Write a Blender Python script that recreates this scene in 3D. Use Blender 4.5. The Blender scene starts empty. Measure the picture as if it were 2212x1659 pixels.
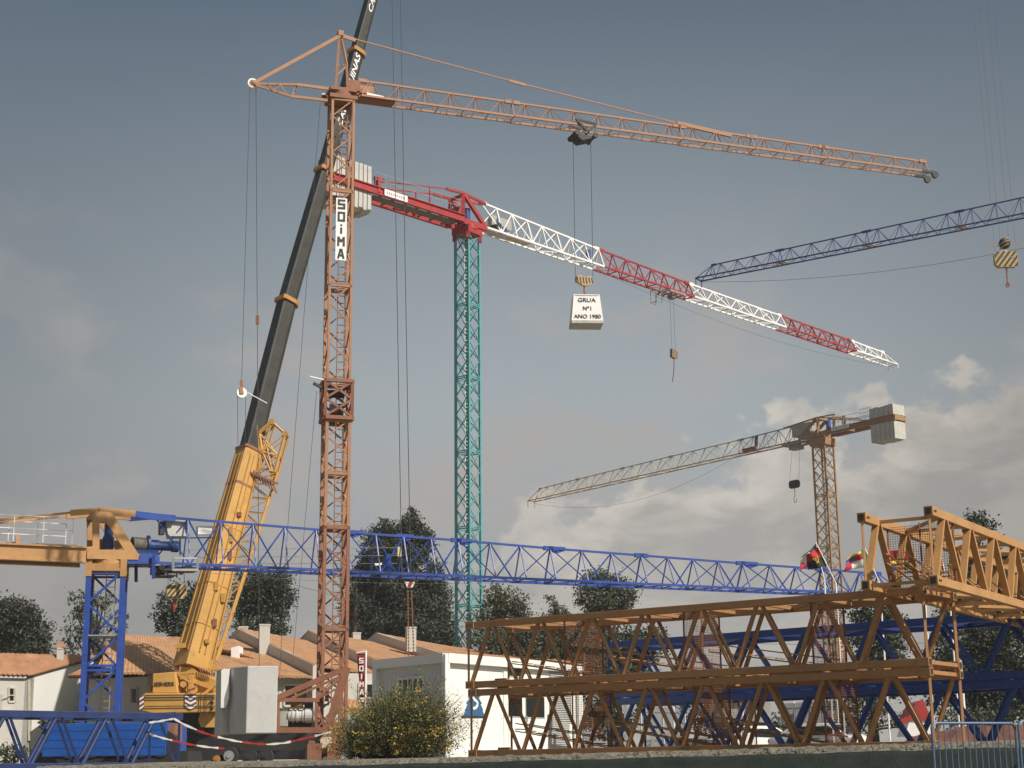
import bpy, bmesh, math, random
import numpy as np
from mathutils import Vector, Matrix
from math import radians, sin, cos, tan, pi, atan2, sqrt

# ------------------------------------------------------------------ camera
scn = bpy.context.scene
COL = scn.collection
F = 3419.0; PITCH = radians(13.73); ROLL = radians(-0.64); CX, CY = 1106.0, 829.5; EYE = 1.6
cam_d = bpy.data.cameras.new("camera"); cam = bpy.data.objects.new("camera", cam_d); COL.objects.link(cam)
cam_d.sensor_fit = 'HORIZONTAL'; cam_d.sensor_width = 36.0; cam_d.lens = 36.0 * F / 2212.0
cam_d.clip_start = 0.1; cam_d.clip_end = 6000
cam.matrix_world = Matrix.Translation((0, 0, EYE)) @ Matrix.Rotation(pi/2 + PITCH, 4, 'X') @ Matrix.Rotation(ROLL, 4, 'Z')
scn.camera = cam

# ------------------------------------------------------------------ light
SUN_AZ = radians(128)      # measured from +Y (view direction) towards +X (right)
SUN_EL = radians(43)
EXPOSURE = 0.2
scn.view_settings.view_transform = 'Standard'; scn.view_settings.look = 'None'
scn.view_settings.exposure = EXPOSURE; scn.view_settings.gamma = 1.0
scn.view_settings.use_curve_mapping = False
sd = Vector((sin(SUN_AZ)*cos(SUN_EL), cos(SUN_AZ)*cos(SUN_EL), sin(SUN_EL)))
sun_d = bpy.data.lights.new("sun", 'SUN'); sun_d.energy = 4.5; sun_d.angle = radians(0.5); sun_d.color = (1.0, 0.92, 0.82)
sun = bpy.data.objects.new("sun", sun_d); COL.objects.link(sun)
sun.rotation_euler = sd.to_track_quat('Z', 'Y').to_euler(); sun.location = (60, -20, 80)

W = bpy.data.worlds.new("World"); scn.world = W; W.use_nodes = True
def build_world():
    nt = W.node_tree; N = nt.nodes; L = nt.links; N.clear()
    out = N.new('ShaderNodeOutputWorld'); bg = N.new('ShaderNodeBackground'); L.new(bg.outputs[0], out.inputs[0])
    sky = N.new('ShaderNodeTexSky'); sky.sky_type = 'NISHITA'; sky.sun_disc = False
    sky.sun_elevation = SUN_EL; sky.sun_rotation = SUN_AZ; sky.dust_density = 3.0; sky.air_density = 1.0; sky.ozone_density = 1.0
    bg.inputs[1].default_value = 0.075
    tc = N.new('ShaderNodeTexCoord'); sep = N.new('ShaderNodeSeparateXYZ'); L.new(tc.outputs['Generated'], sep.inputs[0])
    def m(op, a, b=None, c=None, clamp=False):
        n = N.new('ShaderNodeMath'); n.operation = op; n.use_clamp = clamp
        for i, v in enumerate((a, b, c)):
            if v is None: continue
            if isinstance(v, (int, float)): n.inputs[i].default_value = v
            else: L.new(v, n.inputs[i])
        return n.outputs[0]
    def mr(v, a, b, c, d, smooth=False):
        n = N.new('ShaderNodeMapRange'); n.clamp = True
        if smooth: n.interpolation_type = 'SMOOTHSTEP'
        L.new(v, n.inputs[0])
        for i, q in enumerate((a, b, c, d)): n.inputs[i+1].default_value = q
        return n.outputs[0]
    def mix(f, a, b):
        n = N.new('ShaderNodeMix'); n.data_type = 'RGBA'
        if isinstance(f, (int, float)): n.inputs[0].default_value = f
        else: L.new(f, n.inputs[0])
        for i, v in ((6, a), (7, b)):
            if isinstance(v, tuple): n.inputs[i].default_value = (*v, 1)
            else: L.new(v, n.inputs[i])
        return n.outputs[2]
    el = m('MULTIPLY', m('ARCSINE', sep.outputs[2]), 57.2958)
    az = m('MULTIPLY', m('ARCTAN2', sep.outputs[0], sep.outputs[1]), 57.2958)
    def noise(scale, detail, rough, off=(0, 0, 0), dist=0.0, stretch=(1, 1, 1.6)):
        mp = N.new('ShaderNodeMapping'); L.new(tc.outputs['Generated'], mp.inputs[0])
        mp.inputs['Location'].default_value = off; mp.inputs['Scale'].default_value = stretch
        n = N.new('ShaderNodeTexNoise'); L.new(mp.outputs[0], n.inputs[0])
        n.inputs['Scale'].default_value = scale; n.inputs['Detail'].default_value = detail
        n.inputs['Roughness'].default_value = rough; n.inputs['Distortion'].default_value = dist
        return n.outputs[0]
    # the clear sky: Nishita, greyed towards haze near the horizon
    hz = mr(el, 13.0, 31.0, 1.0, 0.0, False)
    # lens vignette painted into the sky: haze colour dims away from a low centre
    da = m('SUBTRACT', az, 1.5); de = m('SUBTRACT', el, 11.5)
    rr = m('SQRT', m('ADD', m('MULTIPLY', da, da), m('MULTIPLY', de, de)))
    vignette = mr(rr, 4.0, 26.0, 1.0, 0.60, True)
    tint = N.new('ShaderNodeMix'); tint.data_type = 'RGBA'; tint.blend_type = 'MULTIPLY'; tint.inputs[0].default_value = 1.0
    L.new(sky.outputs[0], tint.inputs[6])
    tint.inputs[7].default_value = (*SKYTINT, 1)
    hcol = mix(mr(el, 2.0, 14.0, 0, 1, True), HAZELOW, HAZECOL)
    hs = N.new('ShaderNodeVectorMath'); hs.operation = 'SCALE'; L.new(hcol, hs.inputs[0]); L.new(vignette, hs.inputs['Scale'])
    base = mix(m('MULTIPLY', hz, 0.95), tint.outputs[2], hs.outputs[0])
    # thin patches of cloud
    n1 = noise(7.0, 7, 0.55, (3.1, 0.2, 1.7), 0.3)
    w1 = m('MULTIPLY', mr(n1, 0.47, 0.66, 0, 1, True), mr(el, 22, 13, 0, 1, True))
    c1 = mix(m('MULTIPLY', w1, m('MULTIPLY', vignette, 0.75)), base, WISPCOL)
    # the big cumulus bank low on the right
    ramp = N.new('ShaderNodeValToRGB'); ramp.color_ramp.interpolation = 'B_SPLINE'
    L.new(mr(az, -20, 20, 0, 1), ramp.inputs[0])
    pts = [(-20, 4.0), (-8, 4.5), (-3, 7.4), (0.5, 8.6), (4.5, 10.0), (8, 11.2), (10.5, 13.4), (12.8, 11.4), (15.2, 13.2), (20, 13.4)]
    cr = ramp.color_ramp
    while len(cr.elements) < len(pts): cr.elements.new(0.5)
    for e, (a, h) in zip(cr.elements, pts):
        e.position = (a+20)/40; g = h/20; e.color = (g, g, g, 1)
    bnd = m('MULTIPLY', ramp.outputs[0], 20.0)
    n2 = noise(16.0, 8, 0.52, (0.4, 2.2, 5.3), 0.2, (1, 1, 1.25)); n3 = noise(45.0, 6, 0.55, (7.4, 1.2, 0.3), 0.0, (1, 1, 1.1))
    edge = m('SUBTRACT', m('ADD', bnd, m('ADD', m('MULTIPLY', m('SUBTRACT', n2, 0.5), 9.0), m('MULTIPLY', m('SUBTRACT', n3, 0.5), 2.2))), el)
    mask = mr(edge, -0.15, 0.65, 0, 1, True)
    rim = mr(edge, 0.1, 2.2, 1, 0, True)
    n4 = noise(13.0, 9, 0.6, (1.4, 4.2, 2.3), 0.4, (1, 1, 2.0))
    br = m('ADD', m('MULTIPLY', rim, 0.65), m('MULTIPLY', mr(n4, 0.44, 0.60, 0, 1, True), 0.42), clamp=True)
    ccol = mix(br, CLOUD_DARK, CLOUD_LIT)
    fade = m('MULTIPLY', mask, mr(az, -5, 3, 0.0, 0.9, True))
    cs = N.new('ShaderNodeVectorMath'); cs.operation = 'SCALE'; L.new(ccol, cs.inputs[0]); L.new(mr(az, 8.0, 20.0, 1.0, 0.78, True), cs.inputs['Scale'])  # clouds dimmed towards the right edge of the view too
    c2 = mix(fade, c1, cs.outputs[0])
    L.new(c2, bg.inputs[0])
SKYTINT = (0.64, 0.73, 0.68)
HAZECOL = (4.35, 4.8, 5.1)
HAZELOW = (4.2, 4.05, 3.8)
WISPCOL = (4.9, 4.45, 4.2)
CLOUD_DARK = (4.35, 4.2, 3.95)
CLOUD_LIT = (7.3, 6.8, 6.0)
build_world()

# ------------------------------------------------------------------ pixel -> world helpers (photo seen 2212 px wide)
_f = Vector((0, cos(PITCH), sin(PITCH))); _r = Vector((1, 0, 0)); _u = _r.cross(_f)
R2 = _r*cos(ROLL) + _u*sin(ROLL); U2 = -_r*sin(ROLL) + _u*cos(ROLL); E = Vector((0, 0, EYE))
def ray(x, y): return _f + R2*((x-CX)/F) - U2*((y-CY)/F)
def px(x, y, Y): d = ray(x, y); return E + d*(Y/d.y)
def pz(x, y, z): d = ray(x, y); return E + d*((z-EYE)/d.z)
class Pl:
    """vertical plane through P0 along horizontal direction d (side view of a crane)"""
    def __init__(s, P0, d, thr=10):
        s.thr = thr; s.P = Vector(P0); s.d = Vector((d[0], d[1], 0)).normalized(); s.n = Vector((-s.d.y, s.d.x, 0))
        if s.n.y < 0: s.n = -s.n        # n points away from the camera
    def at(s, x, y, off=0.0):
        far = off > s.thr       # members of the far side are the near side's, moved across the width
        r = ray(x, y); P = s.P + s.n*(-off if far else off); t = (P-E).dot(s.n)/r.dot(s.n); q = E + r*t
        return q + s.n*(2*off) if far else q
Z0 = 1.93
UP = Vector((0, 0, 1))
rnd = random.Random(7)

# ------------------------------------------------------------------ materials
MATS = {}
def mat(name, col, rough=0.6, metal=0.0, var=0.18, scale=1.5, dirt=None, dirtamt=0.0, bump=0.0, emit=None):
    if name in MATS: return MATS[name]
    m = bpy.data.materials.new(name); m.use_nodes = True; nt = m.node_tree; N = nt.nodes; L = nt.links
    b = N['Principled BSDF']; b.inputs['Roughness'].default_value = rough; b.inputs['Metallic'].default_value = metal
    tc = N.new('ShaderNodeTexCoord')
    n = N.new('ShaderNodeTexNoise'); n.inputs['Scale'].default_value = scale; n.inputs['Detail'].default_value = 6; n.inputs['Roughness'].default_value = 0.65
    L.new(tc.outputs['Object'], n.inputs[0])
    r = N.new('ShaderNodeMapRange'); L.new(n.outputs[0], r.inputs[0])
    r.inputs[1].default_value = 0.3; r.inputs[2].default_value = 0.7; r.inputs[3].default_value = 1-var; r.inputs[4].default_value = 1+var*0.6
    v = N.new('ShaderNodeHueSaturation'); v.inputs['Color'].default_value = (*col, 1); L.new(r.outputs[0], v.inputs['Value'])
    c = v.outputs[0]
    if dirt:
        n2 = N.new('ShaderNodeTexNoise'); n2.inputs['Scale'].default_value = scale*2.7; n2.inputs['Detail'].default_value = 8; n2.inputs['Roughness'].default_value = 0.7
        L.new(tc.outputs['Object'], n2.inputs[0])
        r2 = N.new('ShaderNodeMapRange'); L.new(n2.outputs[0], r2.inputs[0]); r2.inputs[1].default_value = 0.55; r2.inputs[2].default_value = 0.72
        r2.inputs[4].default_value = dirtamt
        mx = N.new('ShaderNodeMix'); mx.data_type = 'RGBA'; L.new(r2.outputs[0], mx.inputs[0]); L.new(c, mx.inputs[6]); mx.inputs[7].default_value = (*dirt, 1)
        c = mx.outputs[2]
    L.new(c, b.inputs['Base Color'])
    r3 = N.new('ShaderNodeMapRange'); L.new(n.outputs[0], r3.inputs[0]); r3.inputs[3].default_value = max(rough-0.12, 0.05); r3.inputs[4].default_value = min(rough+0.15, 1)
    L.new(r3.outputs[0], b.inputs['Roughness'])
    if bump:
        bp = N.new('ShaderNodeBump'); bp.inputs['Strength'].default_value = bump; bp.inputs['Distance'].default_value = 0.05
        n5 = N.new('ShaderNodeTexNoise'); n5.inputs['Scale'].default_value = scale*8; n5.inputs['Detail'].default_value = 4; L.new(tc.outputs['Object'], n5.inputs[0])
        L.new(n5.outputs[0], bp.inputs['Height']); L.new(bp.outputs[0], b.inputs['Normal'])
    MATS[name] = m; return m
RUST = (0.16, 0.06, 0.03)
M_ORANGE = mat('old_orange_paint', (0.37, 0.185, 0.098), 0.6, dirt=RUST, dirtamt=0.6)
M_RUSTY = mat('rusty_orange_paint', (0.27, 0.115, 0.065), 0.7, dirt=(0.10, 0.04, 0.03), dirtamt=0.7)
M_STACK = mat('golden_paint_shaded', (0.36, 0.185, 0.075), 0.5, dirt=(0.2, 0.09, 0.03), dirtamt=0.5)  # the golden paint again, darkened to stand for the stacks' shade
M_GOLD = mat('golden_paint', (0.45, 0.245, 0.095), 0.5, dirt=(0.2, 0.09, 0.03), dirtamt=0.4)
M_TAN = mat('tan_paint', (0.33, 0.19, 0.09), 0.6, dirt=RUST, dirtamt=0.3)
M_PALE = mat('pale_yellow_paint', (0.58, 0.47, 0.31), 0.6)
M_BLUE = mat('blue_paint', (0.020, 0.064, 0.31), 0.45, dirt=(0.02, 0.03, 0.12), dirtamt=0.5)
M_BLUE2 = mat('deep_blue_paint', (0.017, 0.055, 0.235), 0.45, dirt=(0.01, 0.02, 0.08), dirtamt=0.5)
M_BLUED = mat('navy_paint', (0.035, 0.055, 0.22), 0.5)
M_TEAL = mat('teal_paint', (0.085, 0.35, 0.36), 0.5, dirt=(0.03, 0.12, 0.12), dirtamt=0.4)
M_RED = mat('red_paint', (0.36, 0.03, 0.03), 0.5, dirt=(0.12, 0.02, 0.02), dirtamt=0.4)
M_WHITE = mat('white_paint', (0.84, 0.83, 0.81), 0.5, var=0.06)
M_YEL = mat('crane_yellow', (0.54, 0.30, 0.075), 0.5, dirt=(0.24, 0.12, 0.04), dirtamt=0.8, scale=0.32, var=.25)
M_BLACK = mat('boom_black', (0.034, 0.033, 0.028), 0.5, dirt=(0.05, 0.045, 0.04), dirtamt=0.6, var=0.4)
M_DARK = mat('dark_steel', (0.03, 0.03, 0.032), 0.6)
M_STEEL = mat('galvanised_steel', (0.42, 0.43, 0.43), 0.4, 0.5)
M_GREY = mat('grey_box_paint', (0.36, 0.36, 0.34), 0.6)
M_ROPE = mat('wire_rope', (0.06, 0.06, 0.06), 0.6)
M_CONC = mat('cast_concrete', (0.50, 0.49, 0.455), 0.9, scale=2.5, dirt=(0.22, 0.21, 0.19), dirtamt=0.6, bump=0.3)
M_GLASS = mat('dark_glass', (0.012, 0.014, 0.014), 0.12)
M_RUBBER = mat('rubber', (0.025, 0.025, 0.025), 0.85)
M_WALL = mat('house_wall', (0.50, 0.49, 0.45), 0.9, var=0.08, scale=0.6, dirt=(0.36, 0.35, 0.31), dirtamt=0.4)
M_TILE = mat('roof_tile', (0.44, 0.24, 0.12), 0.85, scale=1.2, var=0.25, dirt=(0.26, 0.12, 0.07), dirtamt=0.6)
M_TILE2 = mat('old_roof_tile', (0.36, 0.18, 0.095), 0.85, scale=1.2, var=0.3, dirt=(0.15, 0.08, 0.05), dirtamt=0.6)
M_BARK = mat('bark', (0.07, 0.05, 0.035), 0.95)
M_CREAM = mat('cream_trim', (0.6, 0.55, 0.42), 0.8)
M_NAVY = mat('dark_navy_paint', (0.014, 0.032, 0.12), 0.45, dirt=(0.01, 0.015, 0.04), dirtamt=0.6)
M_HAZY = mat('hazard_yellow', (0.44, 0.30, 0.12), 0.5)
M_SIGNB = mat('sign_blue', (0.03, 0.12, 0.30), 0.5)
M_SIGNR = mat('sign_red', (0.30, 0.025, 0.03), 0.6)
M_FRED = mat('flag_red', (0.42, 0.02, 0.03), 0.8); M_FBLK = mat('flag_black', (0.02, 0.02, 0.02), 0.8)
M_FYEL = mat('flag_yellow', (0.65, 0.48, 0.04), 0.8); M_FGRN = mat('flag_green', (0.02, 0.17, 0.06), 0.8)
M_FWHT = mat('flag_white', (0.7, 0.7, 0.68), 0.8); M_FBLU = mat('flag_blue', (0.04, 0.08, 0.35), 0.8)

# ------------------------------------------------------------------ mesh helpers
class MB:
    def __init__(s): s.v = []; s.f = []; s.m = []; s.mi = 0
    def add(s, vs, fs, mi=None):
        o = len(s.v); s.v += [Vector(p) for p in vs]
        for f in fs: s.f.append([i+o for i in f]); s.m.append(s.mi if mi is None else mi)
        return s
    def beam(s, p, q, w, h=None, up=None, mi=None):
        p = Vector(p); q = Vector(q); h = w if h is None else h; a = (q-p)
        if a.length < 1e-6: return s
        a.normalize(); up = Vector(up) if up is not None else UP
        if abs(a.dot(up)) > 0.985: up = Vector((1, 0, 0)) if abs(a.x) < 0.9 else Vector((0, 1, 0))
        x = a.cross(up).normalized(); y = x.cross(a).normalized()
        vs = []
        for c in (p, q):
            for sx, sy in ((-1, -1), (1, -1), (1, 1), (-1, 1)): vs.append(c + x*(sx*w/2) + y*(sy*h/2))
        return s.add(vs, [(3, 2, 1, 0), (4, 5, 6, 7), (0, 1, 5, 4), (1, 2, 6, 5), (2, 3, 7, 6), (3, 0, 4, 7)], mi)
    def tube(s, p, q, r, n=6, r2=None, mi=None, cap=True):
        p = Vector(p); q = Vector(q); a = (q-p).normalized(); r2 = r if r2 is None else r2
        up = UP if abs(a.z) < 0.95 else Vector((1, 0, 0)); x = a.cross(up).normalized(); y = x.cross(a)
        vs = []
        for c, rr in ((p, r), (q, r2)):
            for i in range(n): t = 2*pi*i/n; vs.append(c + x*(cos(t)*rr) + y*(sin(t)*rr))
        fs = [(i, (i+1) % n, n+(i+1) % n, n+i) for i in range(n)]
        if cap: fs += [tuple(range(n-1, -1, -1)), tuple(range(n, 2*n))]
        return s.add(vs, fs, mi)
    def path(s, pts, r, n=5, mi=None):
        for a, b in zip(pts[:-1], pts[1:]): s.tube(a, b, r, n, mi=mi)
        return s
    def prism(s, pts, d, mi=None):
        n = len(pts); d = Vector(d); vs = [Vector(p) for p in pts] + [Vector(p)+d for p in pts]
        fs = [tuple(range(n)), tuple(range(2*n-1, n-1, -1))] + [(i, n+i, n+(i+1) % n, (i+1) % n) for i in range(n)]
        return s.add(vs, fs, mi)
    def box(s, c, sx, sy, sz, ax=(1, 0, 0), mi=None):
        """c = centre of the bottom; ax = direction of the x side"""
        ax = Vector(ax).normalized(); ay = UP.cross(ax).normalized(); c = Vector(c)
        b = [c + ax*(i*sx/2) + ay*(j*sy/2) for i, j in ((-1, -1), (1, -1), (1, 1), (-1, 1))]
        return s.prism(b, (0, 0, sz), mi)
    def build(s, name, m, parent=None, label=None, bevel=0.0, smooth=False):
        v = np.array([tuple(p) for p in s.v], dtype=float)
        c = Vector((v.min(0)+v.max(0))/2)
        me = bpy.data.meshes.new(name); me.from_pydata([tuple(Vector(p)-c) for p in s.v], [], s.f)
        for k in (m if isinstance(m, (list, tuple)) else [m]): me.materials.append(k)
        if any(s.m): me.polygons.foreach_set('material_index', s.m)
        bm = bmesh.new(); bm.from_mesh(me); bmesh.ops.recalc_face_normals(bm, faces=bm.faces); bm.to_mesh(me); bm.free()
        if smooth: me.polygons.foreach_set('use_smooth', [True]*len(me.polygons))
        me.update()
        o = bpy.data.objects.new(name, me); COL.objects.link(o); o.location = c
        if parent is not None: attach(o, parent)
        if label: o['label'] = label
        if bevel:
            md = o.modifiers.new('bevel', 'BEVEL'); md.width = bevel; md.segments = 2; md.limit_method = 'ANGLE'
        return o
def wloc(o):
    p = o.location.copy()
    while o.parent is not None: o = o.parent; p += o.location
    return p
def attach(o, parent): w = o.location.copy(); o.parent = parent; o.location = w - wloc(parent)
def tag(o, label, cat, group=None, kind=None):
    o['label'] = label
    if cat: o['category'] = cat
    if group: o['group'] = group
    if kind: o['kind'] = kind
    return o
def thing(name, loc, label, cat, group=None):
    o = bpy.data.objects.new(name, None); COL.objects.link(o); o.location = loc; o.empty_display_size = 0.3
    return tag(o, label, cat, group)
def copy_tree(o, parent=None):
    c = o.copy(); COL.objects.link(c)
    if parent is not None: c.parent = parent
    for ch in [x for x in list(o.children)]: copy_tree(ch, c)
    return c
def text(body, c, xd, yd, h, m, name, parent, width=None, bold=0.0, depth=0.01, shear=0.0):
    """flat lettering: c = centre, xd/yd = reading and up directions, h = cap height"""
    cu = bpy.data.curves.new(name, 'FONT'); cu.body = body; cu.align_x = 'CENTER'; cu.align_y = 'CENTER'; cu.offset = bold; cu.shear = shear; cu.extrude = 0.02
    t = bpy.data.objects.new(name, cu); COL.objects.link(t)
    me = bpy.data.meshes.new_from_object(t.evaluated_get(bpy.context.evaluated_depsgraph_get()))
    bpy.data.objects.remove(t)
    v = np.empty(len(me.vertices)*3); me.vertices.foreach_get('co', v); v = v.reshape(-1, 3)
    mn, mx = v.min(0), v.max(0); cc = (mn+mx)/2; sy = h/(mx[1]-mn[1]); sx = sy if width is None else width/(mx[0]-mn[0])
    xd = Vector(xd).normalized(); yd = Vector(yd).normalized(); zd = xd.cross(yd).normalized()
    for i, p in enumerate(me.vertices):
        a, b, z = v[i]-cc; p.co = xd*(a*sx) + yd*(b*sy) + zd*(z/0.02*depth)
    me.materials.clear(); me.materials.append(m)
    o = bpy.data.objects.new(name, me); COL.objects.link(o); o.location = c
    if parent is not None: attach(o, parent)
    return o
def lerp(a, b, t): return a + (b-a)*t

def square_mast(root, C, u, s, z0, z1, panel, leg, br, m, nsec, pattern='X', ladder=None, name='mast_section', flange=0.0):
    """a lattice mast of square plan: C = plan centre, u = direction of one side"""
    u = Vector((u[0], u[1], 0)).normalized(); v = Vector((-u.y, u.x, 0)); C = Vector((C[0], C[1], 0))
    cor = [C + u*(i*s/2) + v*(j*s/2) for i, j in ((-1, -1), (1, -1), (1, 1), (-1, 1))]
    H = (z1-z0)/nsec; secs = []
    for k in range(nsec):
        a = z0+k*H; b = a+H; mb = MB(); n = max(1, round(H/panel)); ph = H/n
        for i in range(4):
            p, q = cor[i], cor[(i+1) % 4]
            mb.beam(p+UP*(a+br), q+UP*(a+br), br); mb.beam(p+UP*(b-br), q+UP*(b-br), br)
            for j in range(n):
                za, zb = a+j*ph, a+(j+1)*ph; ps, qs = (p, q) if i % 2 == 0 else (q, p)
                if pattern == 'X':
                    mb.beam(p+UP*za, q+UP*zb, br*0.8); mb.beam(q+UP*za, p+UP*zb, br*0.8)
                elif pattern == 'Z':
                    if j % 2: ps, qs = qs, ps
                    mb.beam(ps+UP*za, qs+UP*zb, br)
            if flange:
                mb.beam(p+UP*(b-flange*.5)+(p-q).normalized()*flange*.4, q+UP*(b-flange*.5)+(q-p).normalized()*flange*.4, flange, flange)
        sec = mb.build(name, m, root)
        for p in cor: MB().beam(p+UP*a, p+UP*b, leg, up=u).build('leg', m, sec)
        secs.append(sec)
    if ladder:
        mb = MB(); lc = C + v*(s*0.15) + u*(s*0.1)
        for sgn in (-1, 1): mb.beam(lc+u*(sgn*.2)+UP*z0, lc+u*(sgn*.2)+UP*z1, .04)
        z = z0+.2
        while z < z1: mb.beam(lc-u*.2+UP*z, lc+u*.2+UP*z, .03); z += .3
        mb.build('ladder', ladder, root)
    return cor, u, v

def tri_jib(root, A, d, n, secs, chord, br, pattern='pyr', gusset=None, topy=0):
    """triangular lattice jib: A = point between the bottom chords at the root, d = axis, n = horizontal normal.
    secs = list of (s0, s1, height0, height1, width0, width1, material, panels)"""
    A = Vector(A); out = []
    for (s0, s1, h0, h1, w0, w1, m, np_) in secs:
        def bot(t, sg): return A + d*lerp(s0, s1, t) + n*(sg*lerp(w0, w1, t)/2)
        def top(t): return A + d*lerp(s0, s1, t) + UP*lerp(h0, h1, t)
        mb = MB()
        for k in range(np_):
            a, b = k/np_, (k+1)/np_; c = (a+b)/2
            for sg in (-1, 1):
                if pattern == 'pyr':
                    mb.beam(bot(a, sg), top(c), br); mb.beam(top(c), bot(b, sg), br)
                    if k % 1 == 0: mb.beam(bot(c if sg > 0 else lerp(a, b, .42), sg), top(c), br*.8)
                else:
                    mb.beam(bot(b, sg), top(b), br)
                    if (k + (sg > 0)) % 2: mb.beam(bot(a, sg), top(b), br)
                    else: mb.beam(top(a), bot(b, sg), br)
            mb.beam(bot(a, -1), bot(a, 1), br*.9); mb.beam(bot(a, -1) if k % 2 else bot(a, 1), bot(b, 1) if k % 2 else bot(b, -1), br*.8)
        mb.beam(bot(1, -1), bot(1, 1), br*1.2); mb.beam(bot(1, -1), top(1), br*1.2); mb.beam(bot(1, 1), top(1), br*1.2)
        if gusset:
            for t in ((0.02, 0.98) if gusset > 0 else ()):
                mb.beam(top(t)-d*chord*2.5, top(t)+d*chord*2.5, chord*1.6, chord*2.0)
        sec = mb.build('jib_section', m, root)
        MB().beam(top(0), top(1), chord).build('top_chord', m, sec)
        for sg in (-1, 1): MB().beam(bot(0, sg), bot(1, sg), chord, chord*1.15).build('bottom_chord', m, sec)
        out.append((top, bot, sec))
    return out
def rope(root, p, q, r=0.012, name='hoist_rope', m=None, sag=0.0, n=1):
    p = Vector(p); q = Vector(q); pts = []
    n = 12 if sag else 1
    for i in range(n+1): t = i/n; pts.append(lerp(p, q, t) - UP*(sag*4*t*(1-t)))
    return MB().path(pts, r, 4).build(name, m or M_ROPE, root)
def disc(c, axis, r, th, m, name, parent, n=20, hub=None):
    axis = Vector(axis).normalized(); o = MB().tube(Vector(c)-axis*th/2, Vector(c)+axis*th/2, r, n).build(name, m, parent)
    return o

GLYPH = {'S': [(1, .92, 0, .92), (0, .92, 0, .5), (0, .5, 1, .5), (1, .5, 1, .08), (1, .08, 0, .08)], 'O': [(0, .08, 0, .92), (0, .92, 1, .92), (1, .92, 1, .08), (1, .08, 0, .08)],
         'i': [(.5, 0, .5, .66), (.5, .84, .5, 1)], 'I': [(.5, 0, .5, 1)], 'M': [(0, 0, 0, 1), (0, .95, .5, .45), (.5, .45, 1, .95), (1, 0, 1, 1)], 'A': [(0, 0, .42, 1), (1, 0, .58, 1), (.2, .34, .8, .34), (.38, .94, .62, .94)]}
def block_letter(ch, c, xd, yd, w, h, st, m, name, parent):
    """heavy square-cut signwriter's letter made of straight strokes"""
    xd = Vector(xd).normalized(); yd = Vector(yd).normalized(); zd = xd.cross(yd); mb = MB()
    for k, (a, b, e, f) in enumerate(GLYPH[ch]):
        p = c + xd*((a-.5)*(w-st)) + yd*((b-.5)*h) + zd*(k*.0012); q = c + xd*((e-.5)*(w-st)) + yd*((f-.5)*h) + zd*(k*.0012)
        if a != e and abs(b-f) < .2: d_ = (q-p).normalized()*st*.5; p -= d_; q += d_
        elif a == e and ch in 'SO': d_ = (q-p).normalized()*st*.5; p -= d_; q += d_
        mb.beam(p, q, st, .008, up=zd)
    return mb.build(name, m, parent)

# ================================================================== setting: ground
def eyez(z): return EYE+z
LIP = [(-300, 60, 1.55), (-40, 40, 1.72), (-12.0, 36, EYE+.17), (-7.2, 34.5, EYE+.18), (-1.4, 31.8, EYE+.23), (3.3, 28.8, EYE+.28), (8.5, 25.6, EYE+.35), (16, 21.5, EYE+.42), (40, 14, 2.1), (300, -20, 2.2)]
def lip_at(t):
    i = min(int(t), len(LIP)-2); a, b = Vector(LIP[i]), Vector(LIP[i+1]); return lerp(a, b, t-i)
def build_ground():
    nn = 10; T = [i/nn for i in range((len(LIP)-1)*nn+1)]
    offs = [(-60, None), (-12, 0.0), (-3.6, 0.15), (-1.9, 0.42), (-.9, 0.92), (-.42, -9), (-0.22, -8), (0, -7), (0.5, -6), (3, Z0), (12, Z0), (40, Z0), (150, Z0+.1), (1200, Z0+.3)]
    vs = []; R = random.Random(3)
    for t in T:
        p = lip_at(t); nrm = Vector((.35, .94))
        for (o, z) in offs:
            j = (R.random()-.5)*.05
            if z is None: zz = 0.0
            elif z == -9: zz = p.z-.34
            elif z == -8: zz = p.z-.13+j
            elif z == -7: zz = p.z+j*.6
            elif z == -6: zz = p.z+.03+j
            else: zz = z if o < 0 else z + (p.z-Z0)*(0.3 if o < 4 else 0)
            q = Vector((p.x, p.y, 0)) + Vector((nrm.x*o, nrm.y*o, 0))
            vs.append((q.x, q.y, zz))
    m = len(offs); n = len(T)
    fs = [(i*m+j, (i+1)*m+j, (i+1)*m+j+1, i*m+j+1) for i in range(n-1) for j in range(m-1)]
    g = mat('yard_ground', (0.22, 0.19, 0.14), 0.95, scale=0.7, var=0.35, dirt=(0.10, 0.11, 0.05), dirtamt=0.7, bump=0.6)
    mb = MB().add(vs, fs); o = mb.build('ground', g, smooth=True); o['kind'] = 'structure'
build_ground()
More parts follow.
